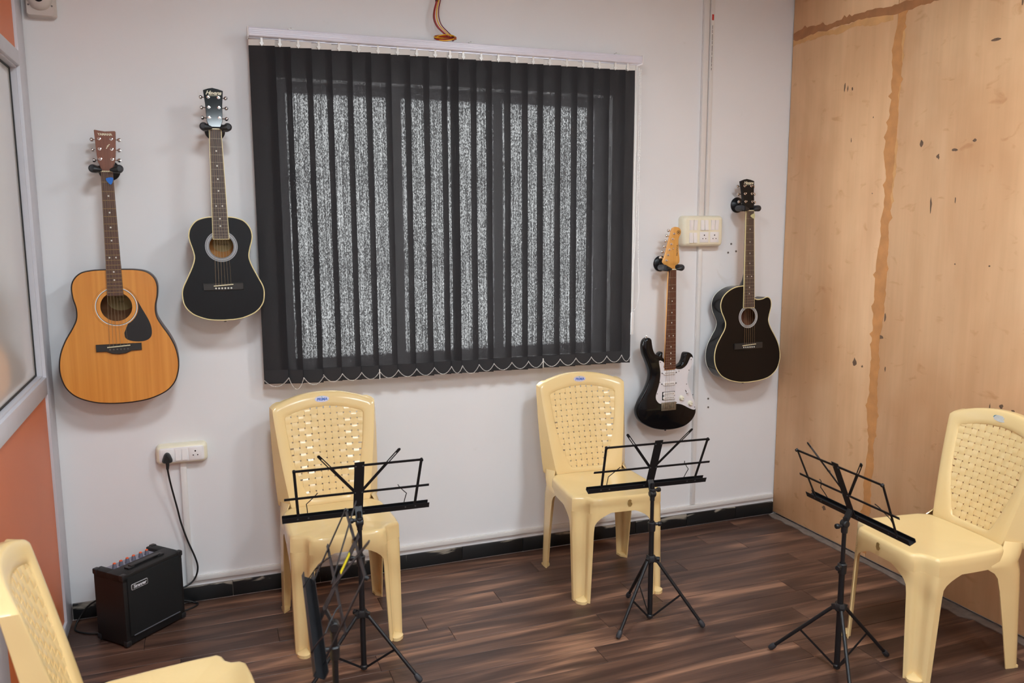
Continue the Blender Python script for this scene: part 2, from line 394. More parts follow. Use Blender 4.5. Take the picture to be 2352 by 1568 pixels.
# ================================================================== the room
def build_floor():
    fl = struct('floor', MB().box((XL-.15, YF-.1, -.06), (.12, .23, -.006)), M_FLOOR)
    w, ln, gap = .118, .914, .0007
    known = {-0.372: -1.765, -0.490: -2.12, -0.608: -2.04, -0.726: -1.442, -0.844: -2.33, -0.962: -1.567, -1.080: -1.02, -1.198: -1.75}
    r = random.Random(3); y1 = -.372+3*w; k = 0
    while y1 > -4.3:
        y0 = y1-w; t1 = min(y1, -.001)
        key = min(known, key=lambda q: abs(q-y1)); j = known[key] if abs(key-y1) < .01 else -r.uniform(0, ln)-1
        if y0 < -.005:
            x = j-ln*math.ceil((j-XL)/ln)
            while x < 0:
                a = max(x, XL+.001)+gap; b = min(x+ln, -.001)-gap
                if b-a > .02 and t1-y0 > .01:
                    hx, hy, c = (b-a)/2, (t1-y0)/2-gap, .0007
                    vs = [(sx*hx, sy*hy, z) for z, q in ((-.006,0),(-c,0)) for sx, sy in ((-1,-1),(1,-1),(1,1),(-1,1))]
                    vs += [(sx*(hx-c), sy*(hy-c), 0) for sx, sy in ((-1,-1),(1,-1),(1,1),(-1,1))]
                    fs = [(8,9,10,11)]+[(q+i, q+(i+1)%4, q+4+(i+1)%4, q+4+i) for q in (0,4) for i in range(4)]
                    me = MB().add(vs, fs).mesh('floor_plank', M_FLOOR, 0, fix=False)
                    put('floor_plank', me, fl, loc=((a+b)/2, (t1+y0)/2, 0))
                x += ln
        y1 = y0; k += 1
build_floor()

WX0, WX1, WZ0, WZ1 = -2.56, -1.02, .955, 2.185
wb = MB().prism([(XL-.15,-.06),(.12,-.06),(.12,ZC+.08),(XL-.15,ZC+.08)], 0, .23, holes=[[(WX0,WZ0),(WX1,WZ0),(WX1,WZ1),(WX0,WZ1)]])
struct('wall_back', wb, M_WALL)
struct('ceiling', MB().box((XL-.15, YF-.1, ZC), (.12, -.002, ZC+.08)), M_CEIL)
struct('wall_front', MB().box((XL-.15, YF-.1, 0), (.12, YF, ZC-.002)), M_WALL)

# ---- window behind the blind
def build_window():
    y0, y1 = .10, .15; fr = MB(); t = .045
    fr.box((WX0, y0, WZ0), (WX0+t, y1, WZ1)).box((WX1-t, y0, WZ0), (WX1, y1, WZ1))
    fr.box((WX0+t, y0, WZ0), (WX1-t, y1, WZ0+t)).box((WX0+t, y0, WZ1-t), (WX1-t, y1, WZ1))
    w = struct('window_1', fr, M_ALU)
    xs = [WX0+t, -2.04, -1.56, WX1-t]
    for x in xs[1:3]: MB().box((x-.022, y0+.005, WZ0+t), (x+.022, y1-.005, WZ1-t)).build('mullion', M_ALU, w, 0)
    for i in range(3):
        MB().box((xs[i]+(.022 if i else 0), .122, WZ0+t), (xs[i+1]-(.022 if i < 2 else 0), .127, WZ1-t)).build('glass_pane', M_GLASS, w, 0)
    for z in (1.39, 1.80):
        MB().box((WX0+.002, .185, z-.010), (WX1-.002, .197, z+.010)).build('grille_bar', M_ALU, w, 0)
build_window()

# ---- left partition: white aluminium frame, orange panels, milky panes
def build_left():
    wl = struct('wall_left', MB().box((XL-.15, YF, 0), (XL-.07, -.002, ZC-.002)), M_WALL)
    posts = [(-.135, -.003), (-1.19, -1.08), (-2.30, -2.20), (-3.40, -3.30), (-4.45, -4.35), (YF+.003, YF+.10)]
    rails = [(.0, .055), (.962, 1.028), (2.152, 2.205), (ZC-.06, ZC-.003)]
    for a, b in posts: MB().box((XL-.07, a, 0), (XL, b, ZC-.003), .003).build('post', M_ALU, wl)
    ys = [(posts[i+1][1], posts[i][0]) for i in range(len(posts)-1)]
    for a, b in ys:
        for z0, z1 in rails: MB().box((XL-.07, a, z0), (XL, b, z1), .003).build('rail', M_ALU, wl)
        for z0, z1 in ((rails[0][1], rails[1][0]), (rails[2][1], rails[3][0])):
            MB().box((XL-.03, a, z0), (XL-.010, b, z1)).build('orange_panel', M_ORANGE, wl, 0)
        z0, z1 = rails[1][1], rails[2][0]
        MB().box((XL-.05, a+.012, z0+.012), (XL-.034, b-.012, z1-.012)).build('glass_pane', M_PANE, wl, 0)
        MB().prism([(a,z0),(b,z0),(b,z1),(a,z1)], XL-.052, XL-.030, holes=[[(a+.013,z0+.013),(b-.013,z0+.013),(b-.013,z1-.013),(a+.013,z1-.013)]], plane='yz').build('gasket', M_GASKET, wl, 0)
        MB().prism([(a,z0),(b,z0),(b,z1),(a,z1)], XL-.030, XL-.012, holes=[[(a+.007,z0+.007),(b-.007,z0+.007),(b-.007,z1-.007),(a+.007,z1-.007)]], plane='yz').build('glazing_bead', M_ALU, wl, 0)
build_left()

# ---- plywood wall on the right
def jag(pts, w, amp, seed, x):
    # irregular strip of filler along a polyline in (y,z): both edges wander
    r = random.Random(seed); P = [Vector(p) for p in pts]; L = []; R = []
    wl = wr = w/2
    for a, b in zip(P, P[1:]):
        n = max(2, int((b-a).length/.016)); d = (b-a).normalized(); nr = Vector((-d.y, d.x))
        for i in range(n):
            c = a+(b-a)*i/n
            wl = max(w*.2, min(w*1.1, wl+r.uniform(-amp, amp))); wr = max(w*.2, min(w*1.1, wr+r.uniform(-amp, amp)))
            s1 = wl+(r.uniform(0, w*.5) if r.random() < .12 else 0); s2 = wr+(r.uniform(0, w*.5) if r.random() < .12 else 0)
            L.append(c+nr*s1); R.append(c-nr*s2)
    return [(p.x, p.y) for p in L]+[(p.x, p.y) for p in reversed(R)]
def build_right():
    wr = struct('wall_right', MB().box((.018, YF, 0), (.12, -.002, ZC-.002)), M_WALL)
    ys = [-.004, -.69, -1.91, -3.13, -4.35, YF+.002]
    for i in range(5):
        for z0, z1 in ((.012, 2.512), (2.518, ZC-.004)):
            MB().box((0, ys[i+1]+.002, z0), (.017, ys[i]-.002, z1), .001).build('plywood_sheet', M_PLY, wr)
    k = 0
    for y, m in ((-.69, M_FILL), (-1.91, M_FILL), (-3.13, M_FILL)):
        top = [(y+.012, .03), (y+.016, .45), (y+.012, .9), (y+.008, 1.4), (y+.002, 1.9), (y-.008, 2.3), (y-.012, 2.505)]
        MB().prism(jag(top, .030, .006, 11+k, 0), -.0012, .0006, plane='yz').build('filler_strip', m, wr, 0)
        sm = [(y-.012, 1.55), (y-.022, 1.9), (y-.032, 2.25), (y-.030, 2.47)]
        MB().prism(jag(sm, .026, .006, 31+k, 0), -.0010, .0006, plane='yz').build('filler_strip', mat('pale_orange_filler', (218,164,106), .6, noise=.1, nscale=16), wr, 0); k += 1
    MB().prism(jag([(-.01, 2.522), (-.7, 2.512), (-1.9, 2.514), (-3.2, 2.516)], .026, .005, 5, 0), -.0014, .0006, plane='yz').build('filler_strip', M_FILLD, wr, 0)
    MB().prism(jag([(-.01, 2.488), (-.3, 2.49), (-.68, 2.487)], .022, .006, 6, 0), -.0009, .0006, plane='yz').build('filler_strip', mat('pale_orange_filler', (218,164,106)), wr, 0)
    # scuffs printed or rubbed on the sheets
    r = random.Random(4)
    def blot(y, z, w, h, m=M_SCUFF, n=9):
        o = [(y+w/2*cos(2*pi*i/n)*r.uniform(.5,1.1), z+h/2*sin(2*pi*i/n)*r.uniform(.5,1.1)) for i in range(n)]
        MB().prism(o, -.0006, .0006, plane='yz').build('scuff_mark', m, wr, 0)
    for y, z, w, h in SCUFFS: blot(y, z, w, h)
SCUFFS = [(-.39,2.22,.010,.045),(-.41,2.21,.008,.03),(-.44,2.205,.01,.02),(-.58,2.06,.006,.01),(-.45,1.97,.006,.02),(-.60,1.72,.008,.008),
          (-.55,.93,.028,.045),(-.60,.92,.012,.014),(-.86,1.92,.02,.03),(-.95,1.86,.018,.028),(-1.03,1.88,.03,.016),(-1.12,1.91,.02,.016),
          (-.93,1.66,.012,.07),(-1.05,1.68,.006,.03),(-1.07,1.42,.008,.008),(-1.23,1.42,.01,.01),(-1.33,.88,.02,.02),(-1.38,.87,.016,.02),
          (-1.28,.86,.006,.05),(-.72,1.16,.012,.05),(-.70,1.07,.04,.02),(-.74,.93,.01,.03),(-1.28,2.40,.008,.05),(-1.18,2.28,.05,.012),(-.40,.16,.03,.03),(-.42,.36,.03,.02)]
build_right()
mo = MB(); r_ = random.Random(8); A = []; B = []
for i in range(60):
    y = -.02-i*.05; A.append((-.0005, y)); B.append((-(.035+.018*r_.random()+(.03 if i in (22,23,24,25) else 0)), y))
mo.prism(A+B[::-1], .0002, .004, plane='xy'); struct('trim_1', mo, M_MORTAR)

# ---- black skirting tiles along the back wall
def build_skirting():
    xs = [XL+.002, -3.20, -2.83, -2.46, -2.12, -1.795, -1.485, -1.17, -.86, -.555, -.25, -.004]
    bb = struct('baseboard_back', MB().box((XL+.002, -.0035, .001), (-.004, -.0005, .068)), M_MORTAR)
    for a, b in zip(xs, xs[1:]):
        h = .066+random.uniform(-.002, .003)
        me = MB().box((-(b-a)/2+.0012, -.0045, -h/2), ((b-a)/2-.0012, .0045, h/2), .0012).mesh('skirting_tile', M_SKIRT)
        put('skirting_tile', me, bb, loc=((a+b)/2, -.0085, h/2+.003))
build_skirting()

# ---- cable trunking on the back wall
def trunk(label, lo, hi, axis):
    o = thing('cable_trunking', label, 'trunking', ((lo[0]+hi[0])/2, 0, lo[2]))
    ox, oz = o.location.x, lo[2]; lo2 = (lo[0]-ox, lo[1], 0); hi2 = (hi[0]-ox, hi[1], hi[2]-oz)
    MB().box((lo2[0], -.010, 0), (hi2[0], -.0003, hi2[2])).build('channel', M_PVC, o, 0)
    i = .0025
    if axis == 'z': MB().box((lo2[0]+i, -.0135, .001), (hi2[0]-i, -.0102, hi2[2]-.001), .001).build('cover', M_PVC, o)
    else: MB().box((lo2[0]+.001, -.0135, i), (hi2[0]-.001, -.0102, hi2[2]-i), .001).build('cover', M_PVC, o)
    return o
trunk('white cable trunking running down from the socket strip to the floor', (-3.012,0,.088), (-2.986,0,.622), 'z')
trunk('long horizontal white trunking just above the black skirting', (-2.985,0,.090), (-.006,0,.114), 'x')
trunk('white trunking dropping from the switch board behind the electric guitar', (-.533,0,.116), (-.507,0,1.475), 'z')
trunk('left of the two white trunkings rising above the switch board', (-.538,0,1.62), (-.5035,0,ZC-.003), 'z')
t2 = trunk('right white trunking above the switch board with a red mark', (-.500,0,1.62), (-.475,0,ZC-.003), 'z')
MB().box((-.005, -.0143, .945), (.005, -.0134, .972)).build('red_mark', mat('red_print', (200,52,44), .5), t2, 0)
for q in range(12): MB().box((-.002, -.0141, .71+q*.0175), (.001, -.0134, .71+q*.0175+.012+.003*(q%3))).build('printed_dash', mat('grey_print', (120,112,108), .6), t2, 0)

# ---- ceiling LED panels (out of frame)
def panel_light(label, x, y):
    o = thing('panel_light', label, 'light', (x, y, ZC), group='ceiling panel lights')
    h = .20
    MB().prism(rrect(-h-.014,-h-.014,h+.014,h+.014,.01), -.022, -.0005, holes=[rrect(-h+.002,-h+.002,h-.002,h-.002,.004)], plane='xy').build('housing', M_PVC, o, 0)
    MB().box((-h, -h, -.012), (h, h, -.006)).build('diffuser', M_LIT, o, 0)
M_LIT = emit('lit_diffuser', PANEL_COL, PANEL_POWER)
panel_light('ceiling panel light nearer the plywood wall', -1.0, -2.15)
panel_light('ceiling panel light nearer the white partition', -2.6, -2.15)
panel_light('ceiling panel light at the back, plywood side', -1.0, -4.0)
panel_light('ceiling panel light at the back, partition side', -2.6, -4.0)

# ================================================================== vertical blind
def build_blind():
    y = -.085
    b = thing('vertical_blind', 'dark grey vertical blind covering the window', 'blind', (-1.8, 0, .92))
    ox, oz = -1.8, .92; X = lambda v: v-ox; Zz = lambda v: v-oz
    hr = MB(); x0, x1 = X(-2.664), X(-.926)
    hr.box((x0, -.108, Zz(2.318)), (x1, -.058, Zz(2.352)), .003)
    for k in range(4): hr.box((x0+.002, -.1095, Zz(2.322+k*.007)), (x1-.002, -.1075, Zz(2.3255+k*.007)))
    rail = hr.build('head_rail', M_RAIL, b)
    for xx in (-2.50, -1.75, -1.05):
        MB().box((X(xx)-.012, -.10, Zz(2.352)), (X(xx)+.012, -.0005, Zz(2.358)), .001).build('bracket', M_CLEAR, rail)
        MB().cyl((X(xx), -.085, Zz(2.358)), (X(xx), -.085, Zz(2.362)), .003, n=8).build('screw', mat('rusty_screw', (96,60,48), .6), rail)
    for s in (x0-.004, x1): MB().box((s, -.110, Zz(2.314)), (s+.004, -.056, Zz(2.354)), .001).build('end_cap', M_SWITCH, rail)
    px = [-2.664,-2.566,-2.506,-2.424,-2.345,-2.263,-2.185,-2.103,-2.021,-1.94,-1.861,-1.81,-1.731,-1.66,-1.573,-1.491,-1.417,-1.331,-1.25,-1.169,-1.087,-1.007,-.957]
    r = random.Random(2); bot = [.932,.928,.926,.928,.927,.925,.924,.924,.923,.924,.923,.922,.921,.922,.920,.920,.920,.920,.920,.919,.919,.918]
    ends = []
    for i in range(22):
        a = px[i]-(.020 if i else 0)
        if i == 11: a -= .012
        if i == 0: a = px[0]
        c = px[i+1]; zt, zb = 2.290, bot[i]; ya, yc = -.072, -.096
        rows = []
        for z in [zb+(zt-zb)*k/10 for k in range(11)]:
            rows.append([(X(a+(c-a)*t/4), ya+(yc-ya)*t/4+.0015*sin(7*z+i*1.3)+.002*sin(pi*t/4), Zz(z)) for t in range(5)])
        v = MB().grid(rows).mesh('vane', M_VANE, 60, fix=False); vo = put('vane', v, b)
        if i == 0: vo['label'] = 'wide leftmost vane, fully dark'
        MB().add([(X(a+.003),ya-.0035,Zz(zb+.004)),(X(c-.003),yc-.0035,Zz(zb+.004)),(X(c-.003),yc+.0045,Zz(zb+.004)),(X(a+.003),ya+.0045,Zz(zb+.004)),
                  (X(a+.003),ya-.0035,Zz(zb+.058)),(X(c-.003),yc-.0035,Zz(zb+.058)),(X(c-.003),yc+.0045,Zz(zb+.058)),(X(a+.003),ya+.0045,Zz(zb+.058))],
                 [(0,3,2,1),(4,5,6,7),(0,1,5,4),(1,2,6,5),(2,3,7,6),(3,0,4,7)]).build('bottom_weight', mat('dark_hem_fabric', (40,38,40), .75), vo, 0)
        MB().add([(X(a),ya-.002,Zz(2.288)),(X(c),yc-.002,Zz(2.288)),(X(c),yc+.002,Zz(2.288)),(X(a),ya+.002,Zz(2.288)),
                  (X(a),ya-.002,Zz(2.311)),(X(c),yc-.002,Zz(2.311)),(X(c),yc+.002,Zz(2.311)),(X(a),ya+.002,Zz(2.311))],
                 [(0,3,2,1),(4,5,6,7),(0,1,5,4),(1,2,6,5),(2,3,7,6),(3,0,4,7)]).build('vane_holder', M_HOLDER, vo, 0)
        xm = X((a+c)/2)
        MB().prism([(xm-.004,Zz(2.318)),(xm+.004,Zz(2.318)),(xm+.004,Zz(2.300)),(xm+.009,Zz(2.296)),(xm,Zz(2.284)),(xm-.009,Zz(2.296)),(xm-.004,Zz(2.300))], -.0945, -.0905).build('hanger_clip', M_CLEAR, vo, 0)
        ends.append((c, yc, zb))
    # bead chain that links the vane bottoms
    zl = .959
    for i in range(22):
        a = px[i]; c = px[i+1]; sag = .031 if i not in (1, 2, 11) else (.046 if i == 1 else (.032 if i == 2 else .038))
        pts = []
        for t in range(13):
            u = t/12; pts.append((X(a+(c-a)*u), -.1035-.003*sin(pi*u), Zz(zl+(-.006 if i in (1,2) else 0)-sag*4*u*(1-u)+(.0 if i else -.008*(1-u)))))
        beads(pts, .0056, .0025).build('bead_chain', M_BEAD, b, 0)
    for i in (6, 16): MB().box((X(px[i])-.0015, -.1045, Zz(.925)), (X(px[i])+.0015, -.0985, Zz(.968))).build('chain_clip', M_BEAD, b, 0)
    # pull chain loop and cords at the right end
    L = crom([(-.931,2.30),(-.928,2.05),(-.930,1.75),(-.936,1.50),(-.951,1.33),(-.965,1.235),(-.962,1.19),(-.945,1.172),(-.925,1.185),(-.913,1.235),(-.914,1.33),(-.920,1.50),(-.921,1.75),(-.919,2.05),(-.922,2.30)], 10)
    pc = beads([(X(p[0]), -.090, Zz(p[1])) for p in L], .0062, .0026).build('pull_chain', M_BEAD, b, 0)
    for dx in (0, .006): MB().cyl((X(-.938+dx), -.07, Zz(1.155)), (X(-.934+dx), -.07, Zz(2.315)), .0011, n=6).build('pull_cord', M_BEAD, b)
    MB().box((X(-.944), -.077, Zz(1.052)), (X(-.930), -.062, Zz(1.160)), .002).build('cord_weight', M_SWITCH, b)
build_blind()

# ================================================================== wiring and wall fittings
def wire_bundle():
    o = thing('wire_bundle', 'bundle of red and yellow wires hanging above the blind', 'wires', (-1.87, 0, 2.36))
    X = lambda p: (p[0]+1.87, p[2], p[1]-2.36)
    base = [(-1.872,2.70),(-1.874,2.60),(-1.882,2.535),(-1.894,2.49),(-1.897,2.455),(-1.885,2.423),(-1.858,2.397),(-1.832,2.376),(-1.818,2.366)]
    for k, (m, dx, dy, nm) in enumerate(((M_RED,-.002,0,'red_wire'),(M_YEL,.0065,-.003,'yellow_wire'),(M_DRED,.017,.001,'dark_red_wire'),(M_DRED,-.006,.003,'dark_red_wire'))):
        P = [(x+dx*(1-abs(i-4)/9), z+dx*.3, -.035-.004*i+dy) for i, (x, z) in enumerate(base)]
        MB().tube([X(p) for p in crom(P, 5)], .0024, 6).build(nm, m, o)
    for k, (m, w, h, dy) in enumerate(((M_RED,.044,.013,0),(M_YEL,.048,.010,-.010),(M_DRED,.043,.006,.006),(M_YEL,.040,.018,-.030),(M_RED,.046,.014,-.022),(M_DRED,.042,.010,-.026))):
        pts = [X((-1.862+w*cos(2*pi*t/24), 2.374-.001*k+h*sin(2*pi*t/24+.12*k), -.075+.028*sin(2*pi*t/24)+dy*.4)) for t in range(24)]
        MB().tube(pts, .0025, 6, closed=True).build('coiled_wire', m, o)
    MB().box((-.020, -.045, .166), (-.008, -.030, .184), .002).build('tape', M_GASKET, o)
    MB().box((-.036, -.072, .006), (-.024, -.058, .018), .003).build('cable_tie', mat('green_tape', (46,72,50), .6), o)
wire_bundle()

def camera_dome():
    o = thing('cctv_camera', 'white security camera in the top left corner', 'camera', (-3.384, 0, 2.345))
    softbox(MB(), rrect(-.050, .0, .050, .12, .014), [(-.0005,.002),(-.006,0),(-.030,0),(-.040,.006)]).build('base', M_CAMW, o)
    MB().lathe((0, -.040, .062), (0, -1, 0), [(0,.040),(.010,.038),(.022,.030),(.027,.020)], 28).build('turret', M_CAMW, o)
    MB().lathe((0, -.067, .062), (0, -1, 0), [(0,.016),(.003,.015),(.008,.008)], 20).build('lens', M_LENS, o)
    for x in (-.038, .038): MB().cyl((x, -.0402, .040), (x, -.0395, .040), .0035, n=10).build('screw', mat('grey_screw', (120,112,108), .5), o)
camera_dome()

def switch(parent, x, z, w, h, on, y):
    a, c = (y-.006, y-.002) if on else (y-.002, y-.006)     # bottom proud, or top proud
    vb, vt = (y-.0065, y-.0015) if on else (y-.0015, y-.0065)
    MB().add([(x-w/2,vb,z-h/2),(x+w/2,vb,z-h/2),(x+w/2,vt,z+h/2),(x-w/2,vt,z+h/2),(x-w/2,y+.002,z-h/2),(x+w/2,y+.002,z-h/2),(x+w/2,y+.002,z+h/2),(x-w/2,y+.002,z+h/2)],
             [(0,1,2,3),(4,7,6,5),(0,4,5,1),(1,5,6,2),(2,6,7,3),(3,7,4,0)]).build('rocker_switch', M_SWITCH, parent, 0)
def socket(parent, x, z, w, h, y):
    s = MB().box((x-w/2, y-.0022, z-h/2), (x+w/2, y+.001, z+h/2), .001).build('socket', M_SWITCH, parent)
    for dx, dz, rr in ((0,.010,.0034),(-.0085,-.007,.0026),(.0085,-.007,.0026)):
        MB().cyl((x+dx, y-.0026, z+dz), (x+dx, y-.001, z+dz), rr, n=10).build('socket_hole', M_HOLE, s)
def boards():
    o = thing('switch_board', 'ivory switch board with rockers and two sockets beside the electric guitar', 'switch board', (-.529, 0, 1.548))
    softbox(MB(), rrect(-.116,-.076,.116,.076,.020), [(-.0005,0),(-.030,0),(-.042,.003),(-.050,.010),(-.052,.016)]).build('box', M_CREAM, o)
    y = -.052
    xs = (-.062, .002, .062); w = .0195; h = .050
    for i, on in ((0, False), (1, True), (2, False)):
        for s in (-1, 1): switch(o, xs[i]+s*.0118, .030, w, h, on, y)
    for s in (-1, 1): switch(o, xs[0]+s*.0118, -.032, w, h, True, y)
    for i in (1, 2): socket(o, xs[i], -.030, .050, .052, y)
    for z in (.04, -.03): MB().cyl((-.100, -.0475, z), (-.100, -.043, z), .003, n=8).build('screw', mat('ivory_screw', (190,176,146), .5), o)
    o = thing('socket_strip', 'ivory socket strip low on the wall with a black plug in it', 'socket', (-3.0, 0, .658))
    softbox(MB(), rrect(-.099,-.041,.099,.041,.020), [(-.0005,0),(-.022,0),(-.034,.004),(-.040,.010),(-.041,.014)]).build('box', M_CREAM, o)
    softbox(MB(), rrect(-.086,-.030,.086,.030,.010), [(-.040,0),(-.0425,0),(-.043,.001)]).build('face_plate', M_SWITCH, o)
    y = -.043
    for s in (-1, 1): switch(o, s*.0125-.002, 0, .0195, .045, True, y)
    socket(o, .052, 0, .050, .052, y); socket(o, -.056, 0, .050, .052, y)
    # plug with its cable, and the amplifier's mains lead to the floor
    o = thing('power_cord', 'black plug and mains lead running from the socket strip to the amplifier', 'power cord', (-3.056, 0, .652))
    X = lambda p: (p[0]+3.056, p[1], p[2]-.652)
    softbox(MB(), crom([(0,.020),(.010,.014),(.017,-.002),(.020,-.014),(.014,-.021),(0,-.023),(-.014,-.021),(-.020,-.014),(-.017,-.002),(-.010,.014)], 4, True), [(-.0457,0),(-.058,0),(-.068,.003),(-.073,.008)]).build('plug', M_BLKPL, o)
    MB().tube([(0,-.060,-.018),(0,-.062,-.030),(-.001,-.061,-.046)], [.0075,.0068,.0055], 10).build('strain_relief', M_BLKPL, o)
    path = [(-3.057,-.061,.606),(-3.052,-.055,.56),(-3.043,-.045,.50),(-3.031,-.035,.43),(-3.020,-.030,.363),(-3.000,-.030,.285),(-2.974,-.030,.205),(-2.966,-.032,.160),(-2.976,-.036,.122),(-3.000,-.045,.098),(-3.045,-.060,.085)]
    MB().tube([X(p) for p in crom(path, 6)], .0036, 8).build('cable', M_CABLE, o)
    return o
boards()

def floor_cables():
    o = thing('cable_loop', 'black cable looping over the floor left of the amplifier', 'cable', (-3.40, -.15, 0))
    P = crom([(-3.300,-.10,.11),(-3.340,-.07,.10),(-3.385,-.055,.070),(-3.418,-.06,.030),(-3.432,-.085,.006),(-3.425,-.120,.0045),(-3.395,-.150,.0045),(-3.36,-.170,.0045),(-3.31,-.180,.0045)], 6)
    MB().tube([(p[0]+3.40, p[1]+.15, p[2]) for p in P], .0036, 8).build('cable', M_CABLE, o)
    o = thing('cable_end', 'short loop of black cable on the floor right of the amplifier', 'cable', (-3.0, -.06, 0))
    P = crom([(-3.05,-.035,.03),(-3.015,-.028,.018),(-2.985,-.030,.006),(-2.973,-.045,.0045),(-2.985,-.065,.0045),(-3.012,-.085,.0045),(-3.04,-.095,.0045)], 6)
    MB().tube([(p[0]+3.0, p[1]+.06, p[2]) for p in P], .0036, 8).build('cable', M_CABLE, o)
floor_cables()
for (x, z), lb in zip(((-.346,1.437),(-.298,1.443),(-.329,1.481),(-.439,.679),(-.437,.633)), ('left of three wall plugs between switch board and cutaway guitar','right of three wall plugs between switch board and cutaway guitar','topmost of three wall plugs between switch board and cutaway guitar','upper of two wall plugs below the cutaway guitar','lower of two wall plugs below the cutaway guitar')):
    o = thing('wall_plug', lb, 'wall plug', (x, 0, z), group='wall plugs')
    MB().cyl((0,-.003,0), (0,-.0004,0), .0055, n=10).build('plug_ring', mat('grey_plug', (150,138,130), .6), o)
    MB().cyl((0,-.0036,0), (0,-.001,0), .0026, n=8).build('plug_hole', M_HOLE, o)

# ================================================================== amplifier
def amplifier():
    o = thing('guitar_amplifier', 'small black guitar amplifier with orange capped knobs on the floor', 'amplifier', (-3.22, -.345, 0), (0, 0, math.atan2(.188, .203)))
    w, d, h = .277, .170, .288; f = .008
    c = MB(); c.box((0, .006, f), (w, d, .262), .004).box((0, .006, .258), (w, .098, h), .004)
    for a, b in ((0, .036), (w-.036, w)): c.box((a, .09, .258), (b, d, h), .004)
    c.build('cabinet', M_AMP, o)
    MB().box((.016, .0, .042), (w-.016, .010, h-.012), .003).build('grille', M_GRILLE, o)
    MB().box((.030, -.0012, .040), (w-.030, .002, .045), .001).build('piping', mat('grey_piping', (92,92,98), .5), o)
    MB().box((.036, .098, .262), (w-.036, d-.004, .2745)).build('control_panel', mat('lilac_panel', (150,146,160), .4), o)
    for k in range(6):
        x = .062+k*.029+(.004 if k > 3 else 0); y = .128
        n = MB().lathe((x, y, .2745), (0,0,1), [(0,.0095),(.004,.0088),(.016,.0068),(.018,.0060)], 16).build('knob', M_GREYP, o)
        MB().lathe((x, y, .2925), (0,0,1), [(0,.0060),(.003,.0058),(.0042,.0042)], 16).build('knob_cap', M_ORCAP, n)
    hd = MB(); hd.box((.055, .040, h-.001), (.085, .066, h+.006), .002).box((w-.085, .040, h-.001), (w-.055, .066, h+.006), .002)
    hd.box((.07, .043, h+.004), (w-.07, .063, h+.0095), .002); hd.build('handle', M_BLKPL, o)
    for x in (0, w):
        for y in (0.006, d):
            for z in (f, h):
                if True:
                    e = .020; sx = 1 if x == 0 else -1; sy = 1 if y < .05 else -1; sz = 1 if z == f else -1
                    lo = [min(v, v+s*e)-(.003 if s > 0 else 0) for v, s in ((x,sx),(y,sy),(z,sz))]; hi = [max(v, v+s*e)+(.003 if s < 0 else 0) for v, s in ((x,sx),(y,sy),(z,sz))]
                    lo[2] = max(lo[2], .0005)
                    MB().box(lo, hi, .005).build('corner_guard', M_BLKPL, o)
    for x in (.03, w-.03):
        for y in (.03, d-.03): MB().cyl((x,y,.0), (x,y,.012), .010, n=12).build('foot', M_RUBBER, o)
    p = softbox(MB(), rrect(.030,.222,.104,.246,.005), [(.001,0),(-.0015,0),(-.002,.0006)]).build('name_plate', M_SILV, o)
    softbox(MB(), rrect(.0325,.2245,.1015,.2435,.004), [(-.0018,0),(-.0024,0)]).build('plate_field', M_GASKET, p)
    put('lettering', text_mesh('lettering', 'Stranger', .0185, mat('white_lettering', (232,232,236), .4), .15, .0003, .92, .0004), p, loc=(.067, -.0026, .234), rot=(pi/2, 0, 0))
amplifier()

# ================================================================== guitars
def mirror(h): return [(x, z) for x, z in h] + [(-x, z) for x, z in reversed(h[1:-1])]
def fretboard(root, zn, hn, ze, he, zs, y0, mboard, binding=None, nfr=21, dots=(3,5,7,9,12,15,17), fret_m=M_BRIDGES):
    hw = lambda z: hn+(he-hn)*(zn-z)/(zn-ze)
    fb = MB().prism([(-hn,zn),(hn,zn),(he,ze),(-he,ze)], y0-.006, y0).build('fretboard', mboard, root, 0)
    if binding:
        for s in (-1, 1): MB().bar((s*(hn+.0012), y0-.003, zn), (s*(he+.0012), y0-.003, ze), .0024, .0064, (0,1,0)).build('board_binding', binding, fb, 0)
        MB().box((-he-.002, y0-.0064, ze-.0025), (he+.002, y0, ze)).build('board_binding', binding, fb, 0)
    fz = lambda n: zs+(zn-zs)*2**(-n/12)
    for n in range(1, nfr+1):
        z = fz(n)
        if z > ze+.004: MB().box((-hw(z), y0-.0071, z-.0008), (hw(z), y0-.0058, z+.0008)).build('fret', fret_m, fb, 0)
    for n in dots:
        z = (fz(n)+fz(n-1))/2
        if z < ze+.006: continue
        for x in ((-hw(z)*.45, hw(z)*.45) if n == 12 else (0,)): MB().cyl((x, y0-.0064, z), (x, y0-.0055, z), .0032, n=10).build('dot_inlay', M_DOT, fb)
    MB().box((-hn, y0-.0085, zn), (hn, y0+.001, zn+.005), .0006).build('nut', M_NUT, root)
    return hw
def neck(root, zn, hn, zb, hb, y0, m, heel=.0, hz=.06):
    rows = []
    zs = [zn+.012, zn, zn-.06, (zn+zb)/2, zb+hz, zb+hz*.45, zb+.001] if heel else [zn+.012, zn, (zn+zb)/2, zb+.02, zb]
    for i, z in enumerate(zs):
        t = (zn-z)/(zn-zb); hw = hn+(hb-hn)*max(0, t); d = .017+.004*max(0, t)
        if heel and z < zb+hz*.9: d += heel*((zb+hz-z)/hz)**1.5
        rows.append([(hw*cos(pi*k/10), y0+d*sin(pi*k/10)**.8, z) for k in range(11)])
    mb = MB().grid(rows); n = 11
    mb.f.append(tuple(range(n))); mb.f.append(tuple((len(rows)-1)*n+k for k in range(n-1, -1, -1)))
    for j in range(len(rows)-1): mb.f.append((j*n, j*n+n-1, (j+1)*n+n-1, (j+1)*n))
    mb.build('neck', m, root, 50)
